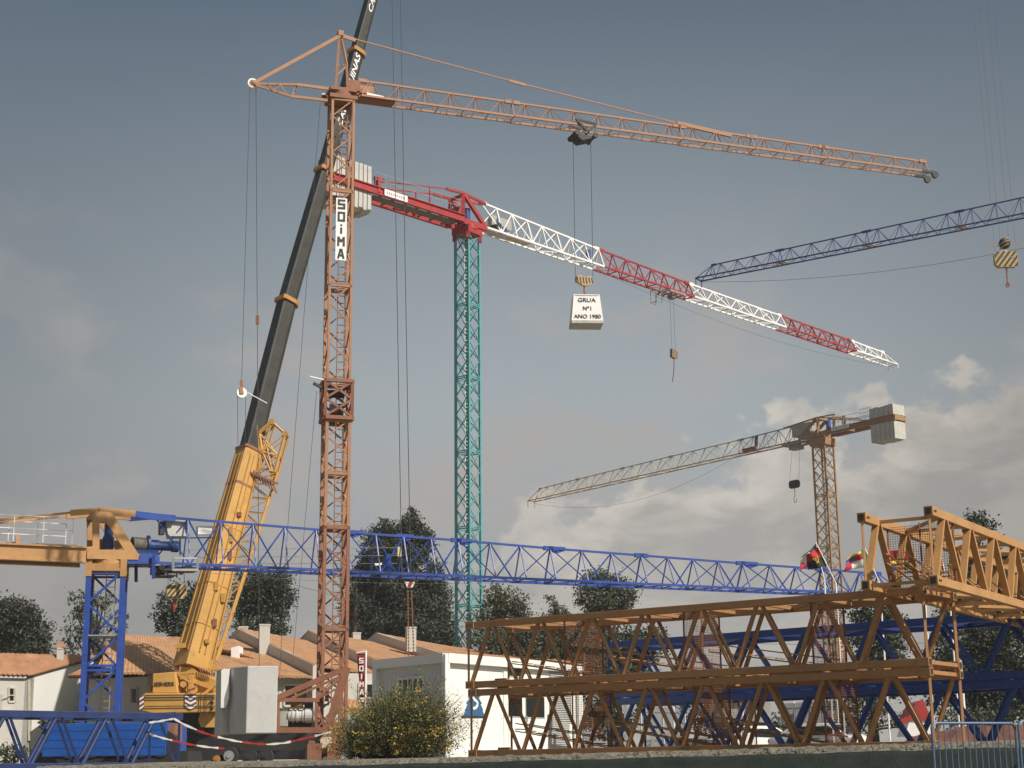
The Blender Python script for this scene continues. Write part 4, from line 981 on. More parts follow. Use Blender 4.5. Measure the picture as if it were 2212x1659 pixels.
    # superstructure
    mb = MB(); f = [(308, 1523), (304, 1505), (314, 1497), (466, 1497), (466, 1538), (330, 1541), (305, 1535)]
    mb.prism([g(x, y, -2) for x, y in f], (.3, 3.0, 0)); cw = mb.build('counterweight', M_YEL, root, 'yellow slab counterweight with dark handrails', bevel=.04)
    mb = MB(); mb.prism([g(x, y, -1.6) for x, y in ((329, 1497), (330, 1455), (378, 1451), (384, 1497))], (.3, 2.6, 0)); cb = mb.build('counterweight_block', M_YEL, root, 'yellow block with black lettering', bevel=.04)
    text('LIEBHERR', g(352.5, 1477.5, -1.63), Vector((1, 0, .01)), UP, .21, M_DARK, 'lettering', cb, width=1.18, bold=.0)
    mb = MB(); mb.tube(g(325, 1482, -1.2), g(325, 1492, -1.2), .12, 10); mb.build('beacon', mat('beacon_orange', (.5, .15, .03), .4), root)
    mb = MB()
    for y in (1502.5, 1508, 1526): mb.path([g(306, y+2, -2.05), g(318, y, -2.08), g(400, y-1, -2.08), g(464, y, -2.05)], .025, 5)
    for x in (433.5, 445): mb.path([g(x, 1498, -2.1), g(x, 1547, -2.1)], .022, 5)
    mb.path([g(452, 1518, -2.06), g(458, 1514, -2.06), g(461, 1518, -2.06), g(456, 1524, -2.06), g(461, 1530, -2.06), g(455, 1532, -2.06)], .04, 5)
    mb.build('handrail', M_DARK, cw)
    # chevrons
    M_CHR = mat('chevron_red', (.18, .06, .05), .6)
    for x0, x1, y0, y1, mir in ((399, 424, 1498, 1533, True), (301, 311, 1503, 1532, False)):
        bw = MB(); bw.prism([g(x0, y0, -2.06), g(x1, y0, -2.06), g(x1, y1-6, -2.06), g((x0+x1)/2, y1, -2.06), g(x0, y1-6, -2.06)], (0, .01, 0)); pl = bw.build('chevron_plate', M_CHR, cw)
        mb = MB(); xm = (x0+x1)/2
        for k in range(3):
            yb = y0+3+k*10
            if mir:
                mb.prism([g(x0+.5, yb, -2.075), g(x0+.5, yb+5, -2.075), g(xm, yb+11, -2.075), g(xm, yb+6, -2.075)], (0, .006, 0)); mb.prism([g(x1-.5, yb, -2.075), g(x1-.5, yb+5, -2.075), g(xm, yb+11, -2.075), g(xm, yb+6, -2.075)], (0, .006, 0))
            else: mb.prism([g(x0+.5, yb+3, -2.075), g(x1-.5, yb-3, -2.075), g(x1-.5, yb+1, -2.075), g(x0+.5, yb+7, -2.075)], (0, .006, 0))
        mb.build('chevron', M_WHITE, pl)
    mb = MB()
    mb.prism([g(378, 1500, -.8), g(388, 1440, -.8), g(412, 1440, -.8), g(425, 1452, -.8), g(440, 1456, -.8), g(466, 1470, -.8), g(466, 1500, -.8)], (.2, 1.3, 0))
    mb.beam(g(386, 1455, -1.2), g(420, 1452, -1.2), .3, .12); mb.beam(g(414, 1454, -1.2), g(413, 1488, -1.2), .25, .2); mb.beam(g(386, 1457, -1.3), g(412, 1475, -1.3), .14, .1)
    mb.beam(g(418, 1470, -1), g(466, 1487, -1), .14, .2); mb.beam(g(466, 1478, -1.1), g(440, 1500, -1.1), .18, .14)
    mb.build('turntable_frame', M_YEL, root)
    for x, y, r in ((396, 1478, .17), (419, 1489, .2), (406, 1490, .12)): MB().tube(g(x, y, -1.45), g(x, y, -1.1), r, 14).build('winch', M_YEL, root)
    mb = MB()
    mb.path([g(400, 1480, -1.4), g(408, 1490, -1.5), g(421, 1486, -1.5), g(428, 1476, -1.4)], .03, 5)
    for i in range(6): mb.path([g(430+i*5, 1440+i, -.9), g(433+i*5, 1450, -1), g(437+i*4, 1462, -.95)], .025, 5)
    mb.build('hydraulic_hoses', M_RUSTY, root)
    mb = MB(); mb.prism([g(432, 1540, -1.4), g(466, 1540, -1.4), g(466, 1571, -1.4), g(434, 1571, -1.4), g(428, 1556, -1.4)], (.2, 2.2, 0)); mb.build('cab_support', M_YEL, root)
    mb = MB(); mb.prism([g(425, 1435, .3), g(470, 1438, .3), g(470, 1446, .3), g(428, 1450, .3)], (0, .5, 0)); mb.tube(g(424, 1450, .2), g(445, 1390, .6), .22, 12); mb.build('lift_cylinder', M_YEL, root)
    # carrier: long dark chassis with axles, its box deepened to stand for the shade below
    mb = MB(); c = g(470, 1590, 0); ax = Vector((.985, -.17, 0))
    mb.beam(c-ax*5.0-UP*.3, c+ax*5.2-UP*.3, 2.2, 1.9); mb.box(g(400, 1575, 0), 2.6, 2.2, .9); mb.beam(g(372, 1575, -1), g(372, 1640, -1), .25); mb.beam(g(360, 1560, -1.2), g(440, 1580, -1.2), .3, .3)
    mb.beam(g(362, 1545, -1.5), g(362, 1650, -1.5), .2); mb.build('carrier_chassis', M_DARK, root)
    M_HUB = mat('hub_orange', (.42, .17, .04), .6)
    for k, (x, ry, rr, hub) in enumerate(((470, 1640, 13, M_HUB), (496, 1633, 18, M_STEEL), (540, 1636, 16, M_DARK), (575, 1634, 15, M_DARK), (420, 1640, 15, M_HUB), (380, 1641, 15, M_HUB))):
        cc = px(x, ry, 62 if 0 else 78); r = rr/F*78*1.02
        wh = MB().tube(cc-Vector((0, .2, 0)), cc+Vector((0, .2, 0)), r, 24).build('wheel', M_RUBBER, root)
        MB().tube(cc-Vector((0, .24, 0)), cc-Vector((0, .18, 0)), r*.6, 20).tube(cc-Vector((0, .3, 0)), cc-Vector((0, .2, 0)), r*.25, 12).build('rim', hub, wh)
    # hoist ropes to the hook with its two chains
    rope(root, g(845, -140, 9), g(868, 1250, 0), .022); rope(root, g(863, -140, 9), g(887, 1250, 0), .022)
    hk = g(885, 1262, 0); hb = MB().prism([hk+Vector((-.26, 0, .13)), hk+Vector((.26, 0, .13)), hk+Vector((.15, 0, -.16)), hk+Vector((-.15, 0, -.16))], (0, .3, 0)).build('hook_block', M_WHITE, root)
    MB().prism([hk+Vector((-.02, -.02, .13)), hk+Vector((.2, -.02, .13)), hk+Vector((.05, -.02, -.16)), hk+Vector((-.12, -.02, -.16))], (0, .01, 0)).build('stripe', M_RED, hb)
    for x0, x1 in ((881, 883), (889, 894)):
        mb = MB(); n = 40; p = g(x0, 1276, 0); q = g(x1, 1420, 0)
        for i in range(n): a1 = lerp(p, q, i/n); b1 = lerp(p, q, (i+.85)/n); mb.beam(a1, b1, .09 if i % 2 else .04, .04 if i % 2 else .09)
        mb.build('sling_chain', M_RUSTY, root)
mobile_crane()

# ================================================================== 7. lattice sections lying in the yard
def section(name, label, L, a, n, s, dep, length, cw, ch, br, m, panels, phase=.43, ladder=True, grat=(2,), lashing=True, platebr=False, group=None, cat='crane section'):
    """L = front bottom corner of the left end (centre of chord)"""
    L = Vector(L); a = Vector(a).normalized(); n = Vector(n).normalized(); up = UP
    root = thing(name, L, label, cat, group)
    C = lambda t, j, k: L + a*t + n*(dep*j) + up*(s*k)
    for j in (0, 1):
        for k in (0, 1):
            mb = MB().beam(C(0, j, k), C(length, j, k), cw, ch)
            mb.beam(C(-.0, j, k), C(.22, j, k), cw*1.25, ch*1.12); mb.beam(C(length-.22, j, k), C(length, j, k), cw*1.25, ch*1.12)
            o = mb.build('chord', m, root, bevel=.006)
            for t, sg in ((0, -1), (length, 1)): MB().box(C(t, j, k)+a*(sg*.004)-up*(ch*.33), .006, cw*.7, ch*.66, a).build('chord_hollow_shade', M_DARK, o)  # dark plate standing for the shade inside the hollow chord end
            for t in (.07, .15): MB().tube(C(t, j, k)-n*(cw*.75), C(t, j, k)-n*(cw*.6), .018, 6).build('bolt', M_DARK, o)
    p = length/panels
    dg = (UP+n*.9).normalized()
    for j in (0, 1):
        sh = -p*phase-.06 if (j == 1 and not platebr) else 0      # the far face's bracing starts half a panel earlier
        for i in range(panels+(1 if sh else 0)):
            t0 = .1+i*p*.985+sh; tm = t0+p*phase; t1 = t0+p*.985
            if platebr:
                MB().beam(C(tm-.04, j, 1), C(t0, j, 0), br*1.0, br*1.9, up=n).build('brace', m, root); MB().beam(C(tm+.04, j, 1), C(t1-.06, j, 0), br*1.0, br*1.9, up=n).build('brace', m, root)
            else:
                if t0 >= 0 and tm < length: MB().tube(C(t0, j, 0), C(tm-.03, j, 1), br*.62, 8).build('brace', m, root)
                if t1 < length: MB().beam(C(max(.05, tm+.04), j, 1), C(t1-.05, j, 0), br*.76, up=dg).build('brace', m, root)
    for k in (0, 1):
        mb = MB()
        for i in range(panels+1):
            t = .1+i*p*.985 if k == 0 else min(length-.1, .1+(i+phase)*p*.985)
            mb.beam(C(t, 0, k), C(t, 1, k), br*.9)
            if i < panels: mb.beam(C(t, i % 2, k), C(min(length-.1, t+p), 1-i % 2, k), br*.9)
        mb.build('cross_bracing', m, root)
    for t in (.03, length-.05):
        for j in (0, 1): MB().beam(C(t, j, 0), C(t, j, 1), br*.62).build('end_post', m, root)
    if ladder:
        mb = MB(); nl = int(length//2.4)
        for i in range(nl):
            b0, b1 = C(i*2.4+.6, .55, .40), C(i*2.4+3.2, .55, .06)
            if i*2.4+3.2 > length: break
            for w_ in (-.02, .06): mb.beam(b0+up*w_*2, b1+up*w_*2, .022); mb.beam(b0+up*w_*2+n*.35, b1+up*w_*2+n*.35, .022)
            for q in range(10): c = lerp(b0, b1, q/9); mb.beam(c, c+n*.35, .022)
        mb.build('ladder', m, root)
    for t in grat:
        mb = MB(); k = 26
        for i in range(k+1): mb.beam(C(t, i/k, .03), C(t, i/k, .97), .006); mb.beam(C(t, .0, .03+.94*i/k), C(t, 1, .03+.94*i/k), .006)
        for i in (0, .5, 1): mb.beam(C(t, i, 0), C(t, i, 1), .03)
        mb.build('platform_grating', mat('rust_brown_mesh', (.20, .085, .04), .8), root)
    for k in (0, 1): MB().box(C(.75, .15, k)+up*(ch*.5), .3, .12, .05, a).build('fixing_lug', m, root)
    return root, C
def stacks():
    Lt = px(1015, 1352, 34.0); zt = Lt.z; Lb = px(1018, 1630, 34.0)
    Rt = px(2000, 1274, 28.0)
    a = Vector((Rt.x-Lt.x, Rt.y-Lt.y, 0)); ln = a.length; a.normalize(); n = Vector((-a.y, a.x, 0))
    zb = (Lb.z+px(1985, 1607, 28.0).z)/2; h = (((zt+Rt.z)/2)-zb); s = (h-.165)/2
    b0 = Vector((Lt.x, Lt.y, zb)); b1 = Vector((Lt.x-.02, Lt.y, zb+s+.165))
    # true directions carry the small slope of the ground
    grp = 'lattice crane sections lying in the yard'
    section('crane_mast_section', 'lower of the two long ochre mast sections stacked in front of the white cabin', b0, a, n, s, 1.42, ln, .13, .135, .075, M_STACK, 8, grat=(2.6, 5.4, 8.1), group=grp)
    section('crane_mast_section', 'upper of the two long ochre mast sections stacked in front of the white cabin', b1-a*.04, a, n, s, 1.42, ln+.05, .13, .135, .075, M_STACK, 8, grat=(2.5, 5.3, 8.0), group=grp)
    # golden section on top at the right, running away from the camera
    A = px(2016, 1253, 27.0); Bp = px(1876, 1268, 27.75); top = px(2009, 1103, 27.0); s2 = top.z-A.z
    dirn = Vector((.54, .84, 0)).normalized(); nn = Vector((-.84, .54, 0)).normalized(); wd = (Vector((Bp.x, Bp.y, 0))-Vector((A.x, A.y, 0))).length
    section('crane_mast_section', 'golden mast section lying across the stacks at the right with its open end facing left', A, dirn, nn, s2, wd, 12.0, .13, .15, .062, M_GOLD, 8, phase=.45, platebr=True, grat=(1.3,), ladder=True, group=grp)
    # blue ones behind
    Lt = px(1312, 1394, 42.0); Rt = px(2290, 1322, 34.0); zb = Z0+.1; s3 = ((Lt.z+Rt.z)/2-zb-.19)/2
    a = Vector((Rt.x-Lt.x, Rt.y-Lt.y, 0)); ln = a.length; a.normalize(); n = Vector((-a.y, a.x, 0))
    b0 = Vector((Lt.x, Lt.y, zb)); b1 = Vector((Lt.x, Lt.y, zb+s3+.19))
    section('crane_mast_section', 'lower blue mast section stacked behind the ochre ones', b0, a, n, s3, 1.5, ln, .16, .165, .09, M_BLUE2, 7, grat=(3.5,), ladder=False, group=grp)
    section('crane_mast_section', 'upper blue mast section stacked behind the ochre ones', b1, a, n, s3, 1.5, ln, .16, .165, .09, M_BLUE2, 7, grat=(), ladder=False, group=grp)
    # foreground left
    Rt = px(392, 1548, 38.0); Lt = px(-60, 1569, 34.5); Rb = px(384, 1654, 38.0)
    s4 = Rt.z-Rb.z; a = Vector((Rt.x-Lt.x, Rt.y-Lt.y, 0)); a.normalize(); n = Vector((-a.y, a.x, 0)); Lt = Rt-a*10.0
    section('crane_jib_section', 'dark blue lattice section lying in the left foreground in front of the blue tipper', Vector((Lt.x, Lt.y, Rt.z-s4)), a, n, s4, 1.3, 10.0, .12, .15, .085, M_NAVY, 8, phase=.5, grat=(), ladder=False, group=grp)
    # tube lying on top of it
    MBT = MB().beam(px(378, 1541, 37.9)-Vector((0, 0, 0)), px(160, 1553, 36.3), .09, .07); o = MBT.build('steel_bar', M_NAVY); tag(o, 'thin blue bar lying on top of the foreground blue section', 'bar')
stacks()

def tipper():
    P = Pl(px(122, 1560, 46.0), (1, -.05)); d, n = P.d, P.n; c = P.at(122, 1632); c.z = Z0
    root = thing('tipper_truck', c, 'bright blue tipper body on a black chassis behind the foreground blue section', 'truck')
    w = 3.2; z0 = P.at(200, 1634).z; z1 = P.at(200, 1562).z; a = P.at(84, 1600); b = P.at(359, 1600)
    p = [P.at(92, 1600), P.at(359, 1600), P.at(359, 1600)+n*2.3, P.at(70, 1600)+n*1.8]
    p = [Vector((q.x, q.y, z0)) for q in p]
    body = MB().prism(p, (0, 0, z1-z0)).build('tipper_body', mat('bright_blue', (.012, .085, .36), .4), root, bevel=.02)
    for y in (1578, 1597, 1615): MB().beam(P.at(94, y+2, -.004), P.at(358, y-2, -.004), .008, .014).build('side_rib', M_BLUE2, body)
    mb = MB(); mb.beam(P.at(90, 1643, 1), P.at(420, 1640, 1), 1.6, .45); mb.beam(P.at(130, 1650, .2), P.at(350, 1650, .2), .2, .3)
    mb.build('chassis', M_DARK, root)
    mb = MB(); mb.box(P.at(372, 1603, .6), .35, .8, .5, d); mb.beam(P.at(362, 1590, .4), P.at(384, 1586, .4), .3, .08); mb.build('rear_frame', M_RUSTY, root)
    for x in (150, 200, 310, 350):
        q = P.at(x, 1655, .2); q.z = Z0+.42; wh = MB().tube(q-n*.15, q+n*.15, .48, 24).build('wheel', M_RUBBER, root); MB().tube(q-n*.19, q-n*.14, .27, 16).build('rim', M_DARK, wh)
tipper()

# ================================================================== barrier tape
def tapes():
    M_TR = mat('tape_red', (.40, .03, .03), .5); M_TW = mat('tape_white', (.75, .74, .70), .5)
    def tape(pts, Yv, label):
        root = thing('barrier_tape', px(*pts[0], Yv), label, 'tape', 'red and white barrier tapes')
        P = [px(x, y, Yv) for x, y in pts]; fine = []
        for i in range(len(P)-1):
            for k in range(8): t = k/8; fine.append(lerp(P[i], P[i+1], t) - UP*(.0))
        fine.append(P[-1]); T_ = MB(); acc = 0
        for i, (p, q) in enumerate(zip(fine[:-1], fine[1:])):
            T_.beam(p, q, .008, .040+.012*sin(i*.9), mi=int(acc/.55) % 2); acc += (q-p).length
        T_.build('striped_band', [M_TW, M_TR], root)
    tape([(375, 1552), (400, 1566), (440, 1583), (475, 1593), (510, 1601), (545, 1606), (580, 1608), (615, 1605), (650, 1597), (680, 1590), (715, 1581)], 36.5, 'long sagging red and white tape strung between the blue section and the yellow bush')
    tape([(322, 1561), (345, 1558), (373, 1553)], 37.2, 'short red and white tape tied to the end of the blue section')
    tape([(322, 1585), (350, 1594), (375, 1600), (410, 1608), (450, 1614), (485, 1617)], 37.4, 'lower red and white tape hanging across the black chassis')
tapes()

# ================================================================== white cabin
def cabin():
    zt = px(965, 1411, 39.5).z; Cn = px(963, 1500, 39.5); Cn.z = 0
    A = pz(813, 1426, zt); B = pz(1249, 1435, zt); A.z = B.z = 0; zb = Z0-.02; H = zt-zb
    root = thing('site_cabin', Vector((Cn.x, Cn.y, Z0)), 'white site office cabin with a barred window and a blue emblem, behind the ochre sections', 'cabin')
    al = (A-Cn); ll = al.length; al.normalize(); br = (B-Cn); lb = br.length; br.normalize()
    D = A+(B-Cn); inn = lambda p, k=.08: p
    M_CW = mat('cabin_white', (.80, .80, .76), .55, var=.04, scale=.8, dirt=(.6, .6, .55), dirtamt=.3); M_CG = mat('cabin_white_shaded', (.62, .63, .61), .6, var=.05, scale=.8)  # end wall gets a darker cabin white to stand for its shade
    nl = Vector((al.y, -al.x, 0)); nl = nl if nl.y < 0 else -nl; nr = Vector((br.y, -br.x, 0)); nr = nr if nr.y < 0 else -nr
    ins = .05
    def wall(p, q, nrm, m, name): 
        mb = MB(); pts = [p-nrm*ins, q-nrm*ins, q-nrm*(ins+.08), p-nrm*(ins+.08)]; pts = [Vector((v.x, v.y, zb+.12)) for v in pts]; mb.prism(pts, (0, 0, H-.32)); return mb.build(name, m, root)
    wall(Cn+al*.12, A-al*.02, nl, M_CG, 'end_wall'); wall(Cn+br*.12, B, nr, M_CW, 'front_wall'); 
    wall(D-br*lb, D, -nr, M_CW, 'rear_wall') if False else None
    mb = MB(); pts = [A, D, D+nr*.08, A+nr*.08]; mb.prism([Vector((v.x, v.y, zb)) for v in pts], (0, 0, H-.1)); mb.build('rear_wall', M_CW, root)
    mb = MB(); pts = [B, D, D+nl*.08, B+nl*.08]; mb.prism([Vector((v.x, v.y, zb)) for v in pts], (0, 0, H-.1)); mb.build('side_wall', M_CW, root)
    for p in (Cn, A, B, D): MB().box(Vector((p.x, p.y, zb)), .16, .16, H-.01, al).build('corner_post', M_CW, root, bevel=.02)
    mb = MB()
    for p, q in ((Cn, A), (Cn, B), (A, D), (B, D)):
        mb.beam(Vector((p.x, p.y, zt-.115)), Vector((q.x, q.y, zt-.115)), .19, .23); mb.beam(Vector((p.x, p.y, zb+.07)), Vector((q.x, q.y, zb+.07)), .17, .14)
    mb.build('edge_beam', M_CW, root)
    mb = MB().prism([Vector((p.x, p.y, zt-.02)) for p in (Cn, B, D, A)], (0, 0, .025)); mb.build('roof', M_STEEL, root)
    PL = Pl(Cn-nl*.0, al); 
    def onl(x, y, off=0): 
        r = ray(x, y); P0 = Cn-nl*(ins-off); t = (P0-E).dot(nl)/r.dot(nl); return E+r*t
    def onr(x, y, off=0):
        r = ray(x, y); P0 = Cn-nr*(ins-off); t = (P0-E).dot(nr)/r.dot(nr); return E+r*t
    # raised panel and barred window in the shaded end wall
    def quadL(x0, y0, x1, y1, off, th, m, name, par, f=onl):
        nv = nl if f is onl else nr; a, b = f(x0, y0, off), f(x1, y1, off)
        pts = [a, Vector((b.x, b.y, a.z)), b, Vector((a.x, a.y, b.z))]
        return MB().prism([p-nv*0 for p in pts], nv*th).build(name, m, par)
    mb = MB(); a, b = onl(829, 1457, .004), onl(948, 1452, .004)
    wn = quadL(858, 1464, 916, 1512, .0, .02, M_CW, 'window', root)
    quadL(862.5, 1470, 911.5, 1508, .022, .01, M_GLASS, 'pane', wn)
    mb = MB()
    for x in (869, 881, 891, 902): p = onl(x, 1462, .10); q = onl(x, 1507, .10); mb.beam(p, Vector((p.x, p.y, q.z)), .032)
    p, q = onl(864, 1466, .08), onl(908, 1462.5, .08); mb.beam(p, q, .025); mb.build('window_bar', M_WHITE, wn)
    for x in (829, 944): 
        p = onl(x, 1450, .004); q = Vector((p.x, p.y, zb+.3)); MB().beam(p, q, .03, .012, up=nl).build('panel_seam', M_CG, root)
    # long wall: door, windows, shutter
    Rw = root
    post = quadL(1086, 1444, 1097, 1640, .0, .03, M_CW, 'wall_post', Rw, onr)
    for x0, x1, y0, y1, m_, nm in ((1098, 1127, 1443, 1461, M_GLASS, 'transom'), (1098, 1128, 1504, 1548, M_GLASS, 'window'), (1136, 1176, 1504, 1550, M_GLASS, 'window'), (1098, 1184, 1474, 1499, M_GLASS, 'window'), (1196, 1234, 1460, 1560, M_GLASS, 'window')):
        w_ = quadL(x0-2, y0-2, x1+2, y1+2, .004, .02, M_CW, nm if nm == 'transom' else 'window', Rw, onr); quadL(x0, y0, x1, y1, .026, .008, m_, 'pane', w_, onr)
    dr = quadL(1098, 1552, 1184, 1630, .005, .02, M_WHITE, 'door', Rw, onr); hn = onr(1139, 1560, .05); MB().beam(hn, hn+UP*.16, .03).beam(hn+UP*.12, hn+UP*.12-br*.14, .03).build('handle', M_STEEL, dr)
    mb = MB(); y = 1453
    sh = MB()
    for i in range(46):
        a = onr(1188, 1450+i*3.9, .03); b = onr(1232, 1450+i*3.9, .03); b.z = a.z
        if 1450+i*3.9 > 1630: break
        sh.beam(a, b, .02, .028)
    sh.build('roller_shutter', mat('shutter_grey', (.5, .5, .48), .5), Rw)
    # blue emblem: stepped pyramid with a white curve
    tiers = [((1022, 1468), (1017, 1488), (1029, 1488), (1025, 1468)), ((1018, 1488), (1011, 1507), (1036, 1507), (1029, 1488)), ((1015, 1506), (1007, 1520), (1041, 1520), (1033, 1506)), ((1011, 1519), (1004, 1535), (1044, 1535), (1037, 1519)), ((1008, 1534), (999, 1547), (1048, 1547), (1041, 1534))]
    em = MB()
    for i, t in enumerate(tiers): 
        pts = [onr(x, y, .006+.0015*i) for x, y in t]; em.prism(pts, nr*.006)
    e = em.build('emblem', mat('emblem_blue', (.035, .12, .25), .5), root)
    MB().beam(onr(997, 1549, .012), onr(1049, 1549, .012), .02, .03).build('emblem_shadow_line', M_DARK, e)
    cv = MB(); P_ = [(1033, 1503), (1030, 1498), (1025, 1499), (1022, 1504), (1024, 1511), (1030, 1515), (1032, 1521), (1029, 1528), (1022, 1531)]
    for p, q in zip(P_[:-1], P_[1:]): cv.beam(onr(*p, .03), onr(*q, .03), .07, .01, up=nr)
    cv.build('emblem_curve', M_WHITE, e)
    # unused point on the wall near the corner; nothing is drawn from it
    p = onr(1010, 1602, .0)
cabin()

# ================================================================== banner, sign, crowd barriers
def banner():
    Y = 46.0; g = lambda x, y, dy=0: px(x, y, Y+dy)
    b = g(788, 1630); b.z = Z0
    root = thing('banner', b, 'narrow dark red banner with white letters on a slim pole left of the cabin', 'banner')
    tp = g(788, 1407); MB().tube(b, Vector((b.x, b.y, tp.z)), .03, 8).build('pole', M_WHITE, root)
    MB().tube(g(770, 1411), g(792, 1406), .018, 6).build('arm', M_WHITE, root)
    pts = []; vs = []; fs = []; n = 14
    for i in range(n+1):
        t = i/n; y = lerp(1412, 1507, t); x0 = lerp(771, 776.5, min(1, t*1.4)); x1 = lerp(790, 786.5, t)
        for k in range(5): s = k/4; vs.append(g(lerp(x0, x1, s), y, .06*sin(t*9+s*3)))
    fs = [(i*5+k, i*5+k+1, (i+1)*5+k+1, (i+1)*5+k) for i in range(n) for k in range(4)]
    o = MB().add(vs, fs).build('cloth', M_SIGNR, root, smooth=True); md = o.modifiers.new('t', 'SOLIDIFY'); md.thickness = .01
    for i, c in enumerate('SOIMA'): block_letter(c, g(lerp(780.5, 781.5, i/4), 1427+i*17, -.09), Vector((1, 0, 0)), UP, .125, .15, .032, M_WHITE, 'lettering', root)
    bs = MB().prism([g(779, 1513), g(799, 1513), g(799, 1524), g(779, 1524)], (0, .03, 0)).build('sign_board', M_WHITE, root)
    text('TEREX', g(789, 1518.5, -.02), Vector((1, 0, 0)), UP, .075, M_SIGNR, 'lettering', bs, width=.23, bold=.0)
banner()
def barriers():
    M_B = mat('barrier_bluegrey', (.10, .16, .26), .45, .3)
    grp = 'crowd barriers at the foot of the bank'
    P = Pl(px(2010, 1575, 24.0), (.90, .436)); d, n = P.d, P.n
    w = (P.at(2192, 1560)-P.at(2012, 1560)).dot(d); h = 1.1; c = P.at(2012, 1562); zt = c.z; c.z = zt-h
    root = thing('crowd_barrier', c, 'blue grey tubular crowd barrier standing whole in the lower right corner', 'barrier', grp)
    q = lambda a, z: c+d*a+UP*z
    r = .1; arc = lambda cx, cz, t0, t1: [q(cx+r*cos(t0+(t1-t0)*i/5), cz+r*sin(t0+(t1-t0)*i/5)) for i in range(6)]
    pts = [q(0, 0)]+arc(r, h-r, pi, pi/2)+arc(w-r, h-r, pi/2, 0)+[q(w, 0)]
    MB().path(pts, .021, 8).build('frame', M_B, root); mb = MB(); mb.tube(q(0, .18), q(w, .18), .018, 8)
    MB().tube(q(.02, .18), q(w-.02, .18), .018, 8).build('lower_rail', M_B, root)
    for i in range(1, 14): a = w*i/14; MB().tube(q(a, .18), q(a, h), .009, 6).build('bar', M_B, root)
    for a in (.15, w-.15): MB().tube(q(a, .02)-n*.3, q(a, .02)+n*.3, .02, 8).build('foot', M_B, root)
    root2 = copy_tree(root); root2['label'] = 'blue grey tubular crowd barrier cut off by the right edge'; root2.location = root.location+d*(w+.03)+Vector((0, -.1, .03))
    root2.name = 'crowd_barrier'
barriers()

# ================================================================== the striped hook block at the upper right
def hanging_block():
    Y = 82.0; g = lambda x, y, dy=0: px(x, y, Y+dy); c = g(2172.5, 561)
    root = thing('hanging_hook_block', c, 'large striped hook block under a ball, hanging on thin ropes at the right edge', 'hook block')
    hook_block(root, c, Vector((1, 0, 0)), 1.26, .9, True, 'block_plate', hooklen=.3)
    b = g(2170, 526); MB().add([], []); 
    bm = bmesh.new(); bmesh.ops.create_uvsphere(bm, u_segments=20, v_segments=12, radius=.31); me = bpy.data.meshes.new('ball'); bm.to_mesh(me); bm.free(); me.materials.append(M_DARK); me.polygons.foreach_set('use_smooth', [True]*len(me.polygons))
    o = bpy.data.objects.new('ball', me); COL.objects.link(o); o.location = b; attach(o, root)
    for k in (-.16, .02, .18):
        pr = [b+Vector((.34*cos(t)*sqrt(max(0, 1-(k/.31)**2))*.93, .34*sin(t)*sqrt(max(0, 1-(k/.31)**2))*.93, k+.25*cos(t)*.5)) for t in [i*2*pi/24 for i in range(25)]]; MB().path(pr, .028, 5).build('ball_stripe', M_HAZY, o)
    mb = MB()
    for sx in (-1, 1): mb.path([g(2170+sx*9, 524), g(2170+sx*22, 527), g(2170+sx*36, 525), g(2170+sx*38, 529), g(2170+sx*24, 531), g(2170+sx*9, 531)], .018, 5)
    mb.build('guard_hoop', M_HAZY, root)
    mb = MB(); mb.path([g(2172, 541), g(2170, 548)], .07, 6); mb.build('shackle', M_WHITE, root)
    for x, y in ((2166, 556), (2187, 556)): MB().tube(g(x, y, -.16), g(x, y, -.14), .085, 10).build('emblem', M_WHITE, root)
    mb = MB(); p = g(2174, 583)
    for i in range(7): mb.beam(p-UP*(.13*i), p-UP*(.13*i+.11), .09 if i % 2 else .06, .06)
    q = p-UP*.85; mb.path([q+Vector((.09*sin(t), 0, .13*cos(t))) for t in [i*.7 for i in range(10)]], .035, 6); mb.build('hook_chain', M_RUSTY, root)
    for x in (2149, 2160, 2179, 2195):
        p = g(x, 542 if x in (2149, 2195) else 520); rope(root, p, Vector((p.x, p.y, 62)), .007, 'hoist_rope', mat('grey_rope', (.16, .16, .16), .6))
hanging_block()

